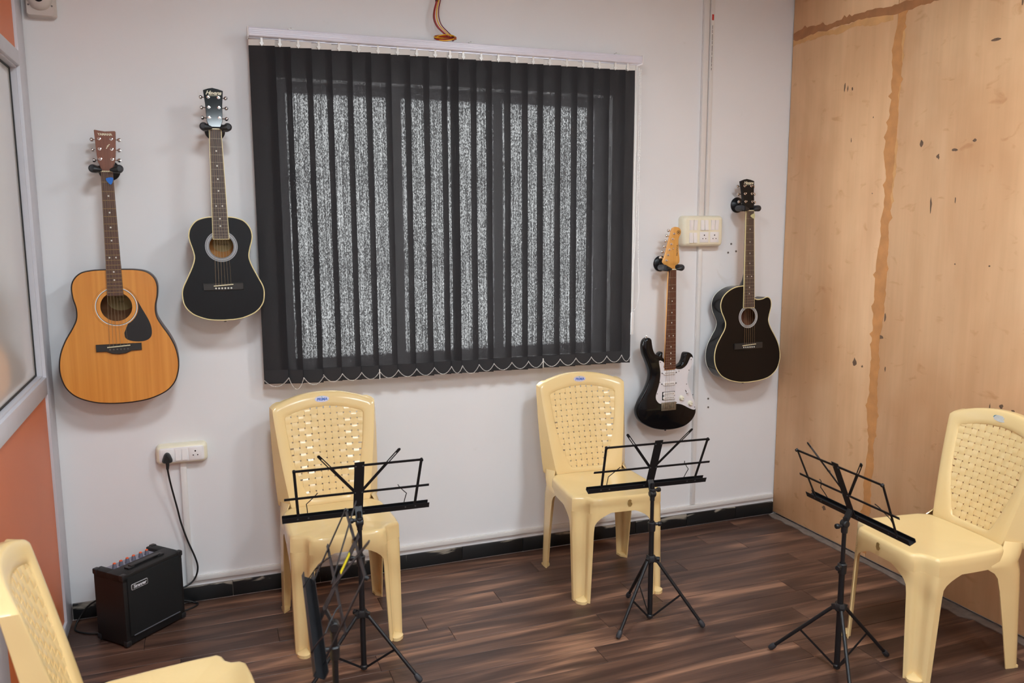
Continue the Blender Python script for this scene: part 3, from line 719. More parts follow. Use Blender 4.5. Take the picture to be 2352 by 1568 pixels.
def peg(head, x, z, xk, zk, y, btn=1.0, flat=False):
    s = -1 if xk < x else 1
    mb = MB().lathe((x, y+.001, z), (0,-1,0), [(0,.0062),(.0015,.0060),(.002,.0036),(.010,.0030),(.011,.0034),(.0125,.0030)], 14)
    mb.cyl((x, y+.019, z), (xk-s*.006, y+.019, zk), .0022, n=8)
    mb.box((x-.008, y+.0155, z-.009), (x+.008, y+.0225, z+.009), .002)
    a, b = (.0095*btn, .0035) if not flat else (.0035, .0095*btn)
    mb.lathe((xk-s*.007*btn, y+.019, zk), (s,0,0), [(0,.002),(.002,.006*btn),(.006*btn,.0080*btn),(.011*btn,.0074*btn),(.014*btn,.004)], 12)
    return mb.build('tuning_peg', M_CHROME, head, 40)
def strings(root, zn, hn, zs, hs, y0n, y0s):
    for k in range(6):
        t = k/5*2-1; MB().cyl((t*hn*.82, y0n, zn), (t*hs, y0s, zs), .00075-.00007*k, n=5, caps=False).build('string', M_STEEL, root)

def acoustic(P):
    root = thing('acoustic_guitar' if not P.get('name') else P['name'], P['label'], 'guitar', P['loc'], (P['lean'], 0, 0), 'guitars hanging on the wall')
    O = P['outline']; T = P['depth']; hz, hr = P['hole']
    sb = MB().prism(O, 0, .003, holes=[circle(0, hz, hr, 40)]).build('soundboard', P['top'], root, 40)
    n = len(O); b = MB(); b.add([(x, .0031, z) for x, z in O]+[(x, T, z) for x, z in O], [(i, (i+1)%n, n+(i+1)%n, n+i) for i in range(n)])
    b.prism(O, T-.003, T)
    b.build('body', P['side'], root, 40)
    MB().prism(offset(O, .004), T-.0045, T-.0034).build('inner_back', P.get('inside', M_INSIDE), root, 0)
    MB().tube([(x, .0012, z) for x, z in offset(O, .0008)], P.get('bindr', .0026), 6, closed=True).build('front_binding', P['bind'], root)
    if P.get('backbind'): MB().tube([(x, T-.001, z) for x, z in offset(O, .0006)], .0022, 6, closed=True).build('back_binding', P['backbind'], root)
    for r0, r1, m in P['rings']: MB().prism(circle(0, hz, r1, 48), -.0007, .0002, holes=[circle(0, hz, r0, 48)]).build('rosette_ring', m, sb, 0)
    if P.get('paper'):
        lx, lz, lr, tx = P['paper']
        lo = MB().prism([(lx+lr*1.25*cos(t*pi/16), lz+lr*sin(t*pi/16)) for t in range(32)], T-.0056, T-.0046).build('paper_label', M_LABEL, root, 0)
        for k, (s_, q, sz) in enumerate(tx): put('label_print', text_mesh('label_print', s_, sz, mat('brown_print', (92,70,44), .7), 0, .0002), lo, loc=(lx, T-.0060, lz+q), rot=(pi/2,0,0))
    if P.get('guard'): MB().prism(P['guard'], -.0012, .0002).build('pickguard', M_PICKB, sb, 0)
    zb, bw, bh = P['bridge']
    if P.get('belly'):
        o = [(-bw,bh/2),(bw,bh/2),(bw,-bh/2),(bw*.55,-bh/2-.001),(bw*.3,-bh/2-.010),(0,-bh/2-.0125),(-bw*.3,-bh/2-.010),(-bw*.55,-bh/2-.001),(-bw,-bh/2)]
    else: o = [(-bw,bh/2),(bw,bh/2),(bw,-bh/2),(bw*.5,-bh/2-.001),(0,-bh/2-.003),(-bw*.5,-bh/2-.001),(-bw,-bh/2)]
    o = [(x, zb+z) for x, z in o]
    br = softbox(MB(), o, [(.0,0),(-.006,.0005),(-.0085,.003)]).build('bridge', M_BRIDGE, root)
    zs = zb+bh*.18; sw = P['saddle']
    MB().bar((-sw, -.0105, zs-.0025), (sw, -.0105, zs+.0025), .0035, .006, (0,1,0)).build('saddle', M_NUT, br, 0)
    for k in range(6): MB().lathe(((k/5*2-1)*sw*.78, -.008, zs-.012), (0,-1,0), [(0,.0034),(.002,.0036),(.0036,.0022)], 10).build('bridge_pin', P['pin'], br)
    zn, hn, ze, he = P['neck']
    fretboard(root, zn, hn, ze, he, zs, -.0005, P['board'], P.get('fbind'), 20, fret_m=P.get('fret', M_BRIDGES))
    ztop = max(z for x, z in O if abs(x) < .05)
    neck(root, zn, hn, ztop, he*.93, .0, P['neckm'], heel=T*.55)
    strings(root, zn+.004, hn, zs, sw*.78, -.0092, -.014)
    hd = softbox(MB(), P['head'], [(-.002,.0012),(-.0008,0),(.012,0),(.013,.001)]).build('headstock', P['headm'], root); hd.location = (0, .002, zn+.005); hd.rotation_euler = (P.get('headtilt', -.12), 0, 0)
    for (x, z, xk, zk, f) in P['pegs']: peg(hd, x, z, xk, zk, -.002, 1.0, f)
    for me_args, loc in P['text']:
        put('lettering', text_mesh('lettering', *me_args), hd, loc=loc, rot=(pi/2,0,0))
    for x0, x1, z, m in P.get('lines', ()): MB().bar((x0, -.0023, z-.0006), (x1, -.0023, z+.0006), .0014, .0006, (0,1,0)).build('logo_stroke', m, hd, 0)
    MB().lathe((0, T*.5, .001), (0,0,-1), [(0,.006),(.003,.004),(.007,.004),(.009,.0065),(.011,.005)], 12).build('strap_button', M_CHROME if not P.get('blackpin') else M_BLKPL, root)
    return root

G1 = [(0,0),(.045,.002),(.10,.011),(.155,.034),(.188,.067),(.204,.108),(.2085,.152),(.201,.203),(.182,.251),(.154,.299),(.139,.333),(.1375,.372),(.146,.411),(.148,.453),(.137,.483),(.112,.505),(.075,.5135),(.03,.5155),(0,.5155)]
gx = -3.196; gz = .909
guard = [(-3.159,1.3514),(-3.1346,1.3282),(-3.1061,1.2707),(-3.0832,1.2199),(-3.0769,1.1838),(-3.0837,1.1591),(-3.1073,1.1465),(-3.146,1.1481),(-3.1705,1.1601),(-3.1745,1.1817)]
guard = [(x-gx, z-gz) for x, z in crom(guard, 4)]
cz = 1.2827-gz; a0 = math.atan2(guard[-1][1]-cz, guard[-1][0]); a1 = math.atan2(guard[0][1]-cz, guard[0][0])
guard += [(.0765*cos(rad(-62)+(a1-rad(-62))*k/14), cz+.0765*sin(rad(-62)+(a1-rad(-62))*k/14)) for k in range(15)][:-1]
acoustic(dict(label='acoustic guitar with honey coloured top and black pickguard, leftmost on the wall', loc=(gx, -.142, gz), lean=-.028, outline=mirror(crom(G1, 5)), depth=.110,
    hole=(cz, .0555), top=M_SPRUCE, side=M_SIDES, bind=M_BINDB, bindr=.0028, rings=[(.0705,.0735,M_RINGW),(.0690,.0705,M_RINGD),(.0795,.0805,mat('amber_rosette_line', (178,112,50), .4))],
    paper=(.010, cz+.018, .040, (('YAMAHA', .012, .011),('F310', -.006, .010))), guard=guard, bridge=(.2175, .0795, .028), belly=True, saddle=.040, pin=mat('dark_bridge_pin', (92,88,84), .4),
    neck=(.878,.0205,.416,.0278), board=M_ROSEW, fret=mat('brass_fret', (176,146,98), .35, metal=.8), neckm=M_MAHOG, headm=M_MAHOG,
    head=[(-.0205,0),(.0205,0),(.0215,.014),(.0285,.034),(.0325,.060),(.0350,.105),(.0365,.148),(.034,.150),(.018,.149),(0,.1475),(-.018,.150),(-.034,.153),(-.0365,.151),(-.034,.105),(-.0315,.060),(-.0285,.034),(-.0215,.014)],
    pegs=[(-.0205,.120,-.047,.120,0),(-.0205,.082,-.046,.082,0),(-.0205,.044,-.043,.043,1),(.0205,.120,.046,.121,0),(.0205,.082,.045,.082,0),(.0205,.044,.043,.044,1)],
    text=[(('YAMAHA', .0118, M_LOGO, 0, .0004, 1.0, .0005), (0, -.0022, .136)), (('f', .024, M_LOGO, .5, .0004, 1, .0003), (.003, -.0022, .090))]))
G2 = [(0,0),(.04,.002),(.075,.009),(.118,.029),(.145,.061),(.1525,.098),(.149,.130),(.131,.169),(.110,.214),(.101,.248),(.106,.280),(.1155,.314),(.1165,.339),(.108,.365),(.087,.389),(.057,.4005),(.03,.404),(0,.404)]
HEADH = [(-.0215,0),(.0215,0),(.0225,.012),(.0285,.028),(.0295,.05),(.031,.09),(.0355,.138),(.036,.143),(.018,.149),(-.002,.153),(-.018,.150),(-.036,.143),(-.0355,.138),(-.031,.09),(-.0295,.05),(-.0285,.028),(-.0225,.012)]
def pegs_h(): return [(-.0185,.118,-.045,.120,0),(-.0185,.080,-.044,.081,1),(-.0185,.041,-.043,.043,0),(.0185,.118,.044,.119,0),(.0185,.080,.045,.081,0),(.0185,.041,.044,.041,1)]
acoustic(dict(label='small glossy black acoustic guitar hanging left of the blind', loc=(-2.8065, -.168, 1.2170), lean=-.02, headtilt=-.05, outline=mirror(crom(G2, 5)), depth=.066,
    hole=(.290, .0445), top=M_BLKGL, side=mat('cream_black_side', (30,28,28), .25), bind=M_BINDC, backbind=M_BINDC, rings=[(.0455,.0475,M_RING),(.0475,.0486,M_RINGD),(.0486,.0556,M_RING),(.0556,.0570,M_RINGD),(.0570,.0605,M_RING)],
    inside=m_wood('amber_inside_wood', (178,118,58), (192,132,70), (4,1,20), .7), paper=(.006, .298, .030, (('Havana', 0, .016),)), bridge=(.1335, .0747, .029), saddle=.0365, pin=M_DOT,
    neck=(.734,.0205,.319,.0285), board=M_ROSED, fbind=M_BINDC, neckm=M_BLKGL, headm=M_BLKGL, head=HEADH, pegs=pegs_h(),
    text=[(('Havana', .0205, M_LOGO, .45, .0004, .92, .0005), (0, -.0022, .1335))], lines=[(-.018,.016,.1235,M_LOGO)]))
G4R = [(.0238,.4436),(.0346,.4291),(.0561,.4213),(.0856,.4238),(.1108,.4321),(.1281,.4279),(.1392,.4112),(.1407,.3827),(.1284,.3368),(.1256,.3084),(.1403,.2719),(.1685,.2273),(.1908,.1827),(.2001,.1385),(.1972,.095),(.1776,.0525),(.1357,.0200),(.0803,.0055),(.012,.0005)]
G4L = [(-.0305,.0015),(-.0645,.0065),(-.1068,.0175),(-.1533,.0410),(-.1835,.0766),(-.1972,.1129),(-.1988,.1553),(-.1881,.1968),(-.1651,.2377),(-.1419,.2751),(-.1349,.3063),(-.1443,.3347),(-.1605,.3702),(-.1651,.4051),(-.1526,.4393),(-.125,.4661),(-.0847,.4856),(-.0411,.4926),(-.005,.493),(.018,.478)]
acoustic(dict(label='matte black cutaway acoustic guitar with cream binding beside the plywood wall', loc=(-.300, -.140, .7813), lean=-.042, outline=crom(G4R+G4L, 4, True), depth=.080,
    hole=(.3355, .0425), top=M_BLKSAT, side=M_BLKGL, bind=M_BINDC, backbind=M_BINDW, rings=[(.0435,.0450,M_RINGW),(.0465,.0505,M_RING),(.0520,.0530,M_RINGW),(.0548,.0565,M_RINGW)],
    inside=m_wood('red_inside_wood', (112,62,40), (128,74,50), (4,1,20), .7), paper=(-.025, .345, .028, (('Havana', 0, .014),)), bridge=(.188, .0845, .031), saddle=.040, pin=M_DOT, blackpin=True,
    neck=(.866,.0222,.3835,.0310), board=M_ROSED, fbind=M_BINDC, neckm=M_BLKGL, headm=M_BLKSAT, head=[(x*1.12, z*1.02) for x, z in HEADH], pegs=[(x*1.1, z*1.02, xk*1.05, zk*1.02, f) for x, z, xk, zk, f in pegs_h()],
    text=[(('Havana', .0205, M_LOGO, .45, .0004, .92, .0005), (.004, -.0022, .136))], lines=[(-.014,.018,.1262,M_LOGO)]))

def electric():
    x0, z0 = -.745, .5642
    root = thing('electric_guitar', 'black and white electric guitar hanging below the switch board', 'guitar', (x0, -.110, z0), (0, 0, 0), 'guitars hanging on the wall')
    B = [(-.7799,.9601),(-.7970,.9563),(-.8050,.9460),(-.8200,.9530),(-.8330,.9761),(-.8400,1.0075),(-.8440,1.0260),(-.8560,1.0350),(-.8720,1.0330),(-.8860,1.0190),(-.8915,.9904),(-.8850,.9558),(-.8680,.9170),(-.8520,.8780),(-.8480,.8466),(-.8545,.8124),(-.8720,.7722),(-.8970,.7325),(-.9130,.6991),(-.9185,.6717),(-.9120,.6433),(-.8930,.6168),(-.8620,.5961),(-.8200,.5775),(-.7632,.5655),(-.6991,.5642),(-.6428,.5748),(-.6029,.5999),(-.5811,.6339),(-.5804,.6626),(-.5898,.6992),(-.6116,.7438),(-.6293,.7877),(-.6344,.8235),(-.6236,.8651),(-.6086,.8994),(-.6036,.9202),(-.6099,.9381),(-.6264,.9496),(-.6465,.9508),(-.6558,.9409),(-.6614,.9167),(-.6728,.8964),(-.6925,.8872),(-.7124,.8850),(-.7140,.9150),(-.7160,.9250),(-.7740,.9280)]
    B = crom([(x-x0, z-z0) for x, z in B], 4, True)
    softbox(MB(), B, [(0,.009),(.0025,.0040),(.008,.0006),(.014,0),(.030,0),(.036,.0008),(.041,.005),(.0425,.010)]).build('body', M_BLKGL, root, 60)
    G = [(-.8035,.9190),(-.7760,.9075),(-.7743,.8790),(-.7133,.8749),(-.6933,.8701),(-.6693,.8720),(-.6458,.8880),(-.6321,.9117),(-.6246,.9260),(-.6165,.9262),(-.6110,.9172),(-.6150,.8965),(-.6290,.8622),(-.6400,.8239),(-.6345,.7882),(-.6171,.7481),(-.5970,.7001),(-.5885,.6671),(-.5955,.6570),(-.6226,.6666),(-.6637,.6878),(-.7002,.6965),(-.7838,.7012),(-.8100,.7176),(-.8180,.7393),(-.8110,.7667),(-.7990,.8077),(-.7945,.8630)]
    pg = MB().prism(crom([(x-x0, z-z0) for x, z in G], 3, True), -.0026, -.0001).build('pickguard', M_PICKW, root, 0)
    for x, z in ((-.797,.912),(-.690,.861),(-.622,.915),(-.633,.862),(-.644,.792),(-.606,.735),(-.593,.670),(-.700,.703),(-.808,.712),(-.811,.755),(-.797,.812)):
        MB().cyl((x-x0,-.0034,z-z0), (x-x0,-.0022,z-z0), .0024, n=8).build('screw', mat('dark_screw', (70,60,56), .4, metal=.5), pg)
    def stad(cx, cz, w, h): return rrect(cx-w/2, cz-h/2, cx+w/2, cz+h/2, min(w, h)/2*.96, 6)
    for z in (.8560, .8020):
        c = softbox(MB(), stad(-.001, z-z0, .070, .018), [(-.002,0),(-.0065,0),(-.008,.0015)]).build('single_coil_pickup', M_SWITCH, root)
        q = MB()
        for k in range(6): q.cyl((-.024+k*.0092, -.0088, z-z0), (-.024+k*.0092, -.007, z-z0), .0024, n=8)
        q.build('pole_pieces', M_BRIDGES, c)
        for s in (-1, 1): MB().cyl((s*.040-.001, -.0045, z-z0), (s*.040-.001, -.002, z-z0), .003, n=8).build('pickup_screw', mat('dark_screw', (70,60,56)), c)
    c = softbox(MB(), rrect(-.038,.7409-z0-.021,.034,.7409-z0+.021,.002), [(-.002,0),(-.0035,0)]).build('humbucker_pickup', M_GASKET, root)
    for s in (-1, 1):
        softbox(MB(), stad(0, .7409-z0+s*.0098, .068, .0185), [(-.003,0),(-.0075,0),(-.009,.0015)]).build('bobbin', M_SWITCH, c)
        q = MB()
        for k in range(6): q.cyl((-.023+k*.0092, -.0098, .7409-z0+s*.0098), (-.023+k*.0092, -.008, .7409-z0+s*.0098), .0022, n=8)
        q.build('pole_pieces', M_BRIDGES, c)
    br = MB().box((-.042, -.006, .6882-z0-.022), (.042, -.0005, .6882-z0+.020), .002).build('bridge', M_BRIDGES, root)
    for k in range(6): MB().box((-.034+k*.0113, -.012, .6882-z0-.010), (-.034+k*.0113+.0098, -.005, .6882-z0+.018), .0015).build('bridge_saddle', M_BRIDGES, br)
    for x, z in ((-.6731,.7233),(-.6214,.6935)):
        kn = MB().lathe((x-x0, -.0026, z-z0), (0,-1,0), [(0,.0135),(.003,.0130),(.004,.0110),(.012,.0098),(.013,.0085)], 20).build('control_knob', mat('aged_white_knob', (232,226,204), .35), root)
        MB().box((x-x0+.001, -.0158, z-z0-.0008), (x-x0+.008, -.0154, z-z0+.0008)).build('knob_mark', M_HOLE, kn, 0)
    sw = MB().bar((-.650-x0, -.003, .762-z0), (-.640-x0, -.003, .744-z0), .0035, .0012, (0,1,0)).build('selector_slot', M_HOLE, root, 0)
    MB().cyl((-.643-x0, -.003, .750-z0), (-.640-x0, -.016, .748-z0), .0024, .0036, n=10).build('selector_tip', M_SWITCH, sw)
    zn, ze, zs = 1.3640-z0, .8755-z0, .700-z0
    fretboard(root, zn, .0195, ze, .0302, zs, -.006, M_ROSER, None, 22, (3,5,7,9,12,15,17,19,21))
    rows = MB()
    rows.prism([(-.0195,zn+.004),(.0195,zn+.004),(.0302,ze+.004),(-.0302,ze+.004)], -.0059, .0005)
    rows.build('neck_face', M_MAPLE, root, 0)
    neck(root, zn, .0195, .905-z0, .029, .0, M_MAPLE)
    strings(root, zn+.003, .0195, .694-z0, .027, -.0142, -.0150)
    MB().box((-.0302, -.0062, ze-.004), (.0302, .0, ze), .001).build('neck_end', M_MAPLE, root)
    H = [(-.7645,1.3690),(-.7640,1.3770),(-.7930,1.4005),(-.7816,1.4350),(-.7641,1.5014),(-.7479,1.5577),(-.7389,1.5676),(-.7274,1.5709),(-.7079,1.5661),(-.6973,1.5507),(-.6992,1.5341),(-.7066,1.5208),(-.7098,1.5008),(-.7059,1.4471),(-.7008,1.4080),(-.7067,1.3933),(-.7245,1.3825),(-.7255,1.3690)]
    H = crom([(x-x0, z-zn-z0) for x, z in H], 3, True)
    hd = softbox(MB(), H, [(0,.002),(.0012,.0003),(.010,0),(.0135,.001)]).build('headstock', M_MAPLE, root, 50); hd.location = (0, -.001, zn)
    posts = [(-.7334,1.5377),(-.7404,1.5125),(-.7475,1.4880),(-.7568,1.4614),(-.7638,1.4362),(-.7724,1.4103)]
    keys = [(-.7690,1.5530),(-.7776,1.5279),(-.7853,1.5028),(-.7923,1.4763),(-.8008,1.4512),(-.8093,1.4241)]
    for (a, b), (c, d) in zip(posts, keys): peg(hd, a-x0-.003, b-z0-zn, c-x0+.012, d-z0-zn, 0, .95)
    MB().lathe((-.7400-x0, 0, 1.4670-z0-zn), (0,-1,0), [(0,.003),(.003,.003),(.0035,.005),(.0045,.004)], 10).build('string_tree', M_CHROME, hd)
    put('lettering', text_mesh('lettering', 'PACIFICA', .0125, M_INKD, 0, .0003, 1.0), hd, loc=(-.7165-x0, -.0004, 1.4580-z0-zn), rot=(pi/2, -pi/2, 0))
    lx, lz = -.7120-x0, 1.5445-z0-zn
    MB().prism(circle(lx, lz, .0095, 28), -.0006, .0002, holes=[circle(lx, lz, .0079, 28)]).build('logo_ring', M_INKD, hd, 0)
    for k in range(3):
        a = pi*k/3+pi/2; MB().bar((lx-.0066*cos(a), -.0004, lz-.0066*sin(a)), (lx+.0066*cos(a), -.0004, lz+.0066*sin(a)), .0016, .0006, (0,1,0)).build('logo_stroke', M_INKD, hd, 0)
    MB().lathe((-.866-x0, .018, 1.034-z0), (-.1,0,1), [(0,.006),(.003,.0035),(.008,.0035),(.010,.0065),(.012,.0055)], 12).build('strap_button', M_CHROME, root)
    MB().lathe((-.748-x0, .018, .566-z0), (0,0,-1), [(0,.006),(.003,.0035),(.006,.0055),(.008,.004)], 12).build('strap_button', M_BLKPL, root)
electric()

# ---- wall hangers: round flange, stem, padded yoke
def hanger(label, x, z, yb, yf, sp, zd=None):
    o = thing('guitar_hanger', label, 'guitar hanger', (x, 0, z), (0,0,0), 'guitar wall hangers')
    d = (zd or z)-z
    MB().lathe((0, -.0004, d), (0,-1,0), [(0,.039),(.003,.039),(.007,.036),(.010,.030),(.016,.014),(.020,.0125)], 32).build('wall_flange', M_HANGER, o)
    for a in (100, 220, 340): MB().lathe((.026*cos(rad(a)), -.009, d+.026*sin(rad(a))), (0,-1,0), [(0,.004),(.002,.0035),(.003,.002)], 8).build('flange_screw', M_STAND, o)
    MB().cyl((0,-.015,d), (0,yb,0), .0085, n=14).build('stem', M_HANGER, o)
    MB().box((-sp-.004, yb-.012, -.013), (sp+.004, yb+.010, .013), .006).build('yoke', M_RUBBER, o)
    for s in (-1, 1):
        MB().lathe((s*sp, yb+.006, 0), (s*.10,-1,0), [(0,.0125),(.006,.0145),(abs(yf-yb)-.008,.0155),(abs(yf-yb),.0140),(abs(yf-yb)+.005,.009)], 18).build('padded_arm', M_RUBBER, o)
        MB().lathe((s*(sp+.002), yf+.004, -.003), (-s,-.02,-.10), [(0,.0125),(.006,.0125),(sp*.55,.0068),(sp*.72,.0035)], 14).build('lock_cone', M_BLKPL, o)
hanger('wall hanger holding the honey coloured acoustic guitar', -3.197, 1.799, -.083, -.148, .0385)
hanger('wall hanger holding the small glossy black guitar', -2.804, 1.962, -.115, -.176, .0385)
hanger('wall hanger holding the electric guitar', -.744, 1.3745, -.072, -.136, .0405, 1.389)
hanger('wall hanger holding the black cutaway guitar', -.301, 1.660, -.066, -.125, .0415, 1.678)

def pick(label, m, loc, ang):
    o = softbox(MB(), crom([(-.0125,.009),(0,.0125),(.0125,.009),(.009,-.004),(0,-.0145),(-.009,-.004)], 4, True), [(-.0006,.0004),(0,0),(.0006,.0004)]).build('guitar_pick', m, None)
    o.location = loc; o.rotation_euler = (0, ang, 0); return tag(o, label, 'guitar pick')
pick('blue pick tucked under the strings near the top of the honey guitar', M_BLUEP, (-3.187, -.1295, 1.755), -.15)
pick('pearly cream pick tucked under the strings of the cutaway guitar', M_CREAMP, (-.2885, -.1170, 1.622), 1.6)

# ================================================================== moulded chairs
SEAT = .45
def yb(x, z): t = (z-.45)/.43; return .150+.118*t+.028*(1-min(1, (x/.21)**2))
def back_hw(z):
    T = [(.44,.160),(.50,.170),(.58,.182),(.70,.197),(.80,.207),(.845,.2105)]
    for (a, p), (b, q) in zip(T, T[1:]):
        if z <= b: return p+(q-p)*max(0, (z-a))/(b-a)
    return T[-1][1]
def open_hw(z):
    T = [(.470,.084),(.50,.098),(.55,.118),(.62,.139),(.70,.153),(.80,.163),(.86,.166)]
    if z <= T[0][0]: return T[0][1]
    for (a, p), (b, q) in zip(T, T[1:]):
        if z <= b: return p+(q-p)*(z-a)/(b-a)
    return T[-1][1]
def open_top(x): return .838-.030*(x/.163)**2
def back_top(x): return .893-.046*(abs(x)/.2105)**2.2
def chaikin(P, it=2, closed=True):
    for _ in range(it):
        n = len(P); Q = []
        if not closed: Q.append(P[0])
        for i in range(n if closed else n-1):
            a, b = Vector(P[i]), Vector(P[(i+1)%n]); Q += [tuple(a*.75+b*.25), tuple(a*.25+b*.75)]
        if not closed: Q.append(P[-1])
        P = Q
    return P
def radial(poly, c, n):
    out = []
    for i in range(n):
        a = 2*pi*i/n; d = Vector((cos(a), sin(a))); best = None
        for p, q in zip(poly, poly[1:]+poly[:1]):
            p = Vector(p)-Vector(c); q = Vector(q)-Vector(c); e = q-p; den = d.x*e.y-d.y*e.x
            if abs(den) < 1e-12: continue
            t = (p.x*e.y-p.y*e.x)/den; u = (p.x*d.y-p.y*d.x)/den
            if t > 0 and -1e-9 <= u <= 1+1e-9 and (best is None or t > best): best = t
        out.append((c[0]+d.x*best, c[1]+d.y*best))
    return out
def solid(o, t=.004):
    # give an open sheet its wall thickness (real geometry, crisp rim)
    me = o.data; bm = bmesh.new(); bm.from_mesh(me); bm.normal_update(); bm.verts.index_update(); n = len(bm.verts)
    vs = [tuple(v.co+v.normal*t/2) for v in bm.verts]+[tuple(v.co-v.normal*t/2) for v in bm.verts]
    fs = [tuple(v.index for v in f.verts) for f in bm.faces]; fs += [tuple(n+i for i in reversed(f)) for f in list(fs)]
    for e in bm.edges:
        if e.is_boundary:
            l = e.link_loops[0]; a, b = l.vert.index, l.link_loop_next.vert.index; fs.append((b, a, n+a, n+b))
    bm.free(); mb = MB(); mb.v = vs; mb.f = fs
    o.data = mb.mesh(me.name, me.materials[0], 42, fix=False); bpy.data.meshes.remove(me); return o
def make_chair():
    root = thing('plastic_chair', '', 'chair')
    # seat: notched plan, rolled rim, apron
    h = [(0,-.217),(.08,-.217),(.139,-.213),(.149,-.171),(.203,-.160),(.2065,-.10),(.204,0),(.197,.12),(.172,.163),(.08,.172),(0,.172)]
    full = h + [(-x, y) for x, y in reversed(h[1:-1])]
    dens = []
    for i in range(len(full)):
        a, b = Vector(full[i]), Vector(full[(i+1)%len(full)]); k = max(1, int((b-a).length/.03)); dens += [tuple(a+(b-a)*j/k) for j in range(k)]
    P = chaikin(dens, 1)
    def ring(ins, z, dish=0):
        Q = offset(P, ins) if ins else P
        return [(x, y, z) for x, y in Q]
    rows = [ring(-.0015, .390), ring(-.0008, .420), ring(0, .441), ring(.003, .4475), ring(.008, .4505), ring(.016, .4505)]
    R = rows[-1]
    for s, z in ((.80, .447), (.5, .4435), (.2, .442)): rows.append([(x*s, -.02+(y+.02)*s, z) for x, y, _ in R])
    m = MB().grid(rows, closed=True); n = len(P); m.f.append(tuple((len(rows)-1)*n+i for i in range(n)))
    solid(m.build('seat', M_CHAIR, root, 50), .004)
    # front legs: outward facing grooves with a small foot
    for s in (1, -1):
        sec = [(.108,-.2165),(.139,-.2125),(.150,-.174),(.203,-.160),(.2063,-.120)]; mid = Vector((.171,-.185)); rows = []
        raw = [(.03,-.217),(.08,-.217),(.139,-.213),(.149,-.171),(.203,-.160),(.2065,-.10),(.205,-.03)]; dn = []
        for i in range(len(raw)-1):
            p0, p1 = Vector(raw[i]), Vector(raw[i+1]); k = max(1, int((p1-p0).length/.03)); dn += [tuple(p0+(p1-p0)*j/k) for j in range(k)]
        dn = chaikin(dn+[raw[-1]], 1, closed=False); cum = [0]
        for p0, p1 in zip(dn, dn[1:]): cum.append(cum[-1]+(Vector(p1)-Vector(p0)).length)
        def at(t):
            t = max(0, min(cum[-1], t))
            for i in range(len(cum)-1):
                if t <= cum[i+1]+1e-9: return Vector(dn[i]).lerp(Vector(dn[i+1]), (t-cum[i])/max(1e-9, cum[i+1]-cum[i]))
            return Vector(dn[-1])
        near = lambda q: cum[min(range(len(dn)), key=lambda i: (Vector(dn[i])-Vector(q)).length)]
        sA, sB = near((.139,-.213)), near((.203,-.160))
        for z in (.391,.386,.378,.368,.355,.34,.31,.26,.18,.09,.02,0):
            k = 1-.27*(1-z/.391); g = max(0, (z-.325)/.066)**2.4
            t0, t1 = sA-.020-.075*g, sB+.024+.075*g
            rows.append([(lambda v: (s*v.x, v.y, z))(mid+(at(t0+(t1-t0)*j/22)-mid)*k+Vector((.006,-.012))*(1-z/.391)+Vector((.0011,-.0013))) for j in range(23)])
        lg = solid(MB().grid(rows).build('leg', M_CHAIR, root, 50), .004)
        q = [mid+(Vector(p)-mid)*.73+Vector((.006,-.012)) for p in sec]
        out = [tuple(v) for v in (q[1], mid+(Vector((.170,-.222))-mid)*.86+Vector((.006,-.012)), mid+(Vector((.200,-.196))-mid)*.86+Vector((.006,-.012)), q[3], q[2])]
        ft = MB(); o2 = chaikin(out, 1); ft.prism([(s*x, y) for x, y in o2], .0, .012, plane='xy')
        c = Vector((s*q[2].x, q[2].y)); b = len(ft.v); nn = len(o2)
        ft.add([(s*x, y, .012) for x, y in o2]+[(c.x+s*.004, c.y-.006, .030)], [(i, (i+1)%nn, nn) for i in range(nn)])
        ft.build('foot', M_CHAIR, lg, 40)
        # rear legs: L section
        rows = []
        K = [(.468,(.168,.163),(.2065,.224),(.150,.228)),(.43,(.190,.125),(.2075,.220),(.130,.226)),(.40,(.1995,.045),(.2085,.219),(.105,.224)),(.388,(.2000,.062),(.2088,.2185),(.112,.2235)),(.37,(.2003,.092),(.209,.218),(.130,.223)),(.35,(.2005,.108),(.2095,.2175),(.142,.2225)),(.30,(.201,.122),(.210,.218),(.152,.2225)),(.15,(.203,.150),(.2105,.222),(.165,.226)),(0,(.204,.176),(.211,.228),(.174,.231))]
        for z, a, b2, c2 in K: rows.append([(s*x, y, z) for x, y in chaikin([a, b2, c2], 2, closed=False)])
        lg = solid(MB().grid(rows).build('leg', M_CHAIR, root, 50), .004)
        MB().prism([(s*.204,.176),(s*.211,.226),(s*.176,.229),(s*.18,.20)], .0, .010, plane='xy').build('foot', M_CHAIR, lg, 0)
    # backrest frame
    oh = []; zz = [.442,.47,.50,.55,.60,.65,.70,.75,.80,.835]
    right = [(back_hw(z), z) for z in zz]; top = [(x, back_top(x)) for x in (.2095,.205,.195,.18,.15,.12,.09,.06,.03,0)]
    half = right+top; outer = half + [(-x, z) for x, z in reversed(half[:-1])]
    iz = [.478,.50,.53,.57,.62,.68,.74,.80]; ih = [(.04,.470),(.075,.472)]+[(open_hw(z), z) for z in iz]+[(x, open_top(x)) for x in (.160,.150,.125,.09,.05,0)]
    inner = ih + [(-x, z) for x, z in reversed(ih[:-1])]
    n = 112; c = (0, .655); Ro = radial(outer, c, n); Ri = radial(inner, c, n); rows = []
    for t, b in ((0,.004),(.0,-.0005),(.08,-.0035),(.3,-.005),(.6,-.005),(.85,-.0035),(.96,-.001),(1,.003)):
        rows.append([(a[0]+(q[0]-a[0])*t, yb(a[0]+(q[0]-a[0])*t, a[1]+(q[1]-a[1])*t)+b, a[1]+(q[1]-a[1])*t) for a, q in zip(Ri, Ro)])
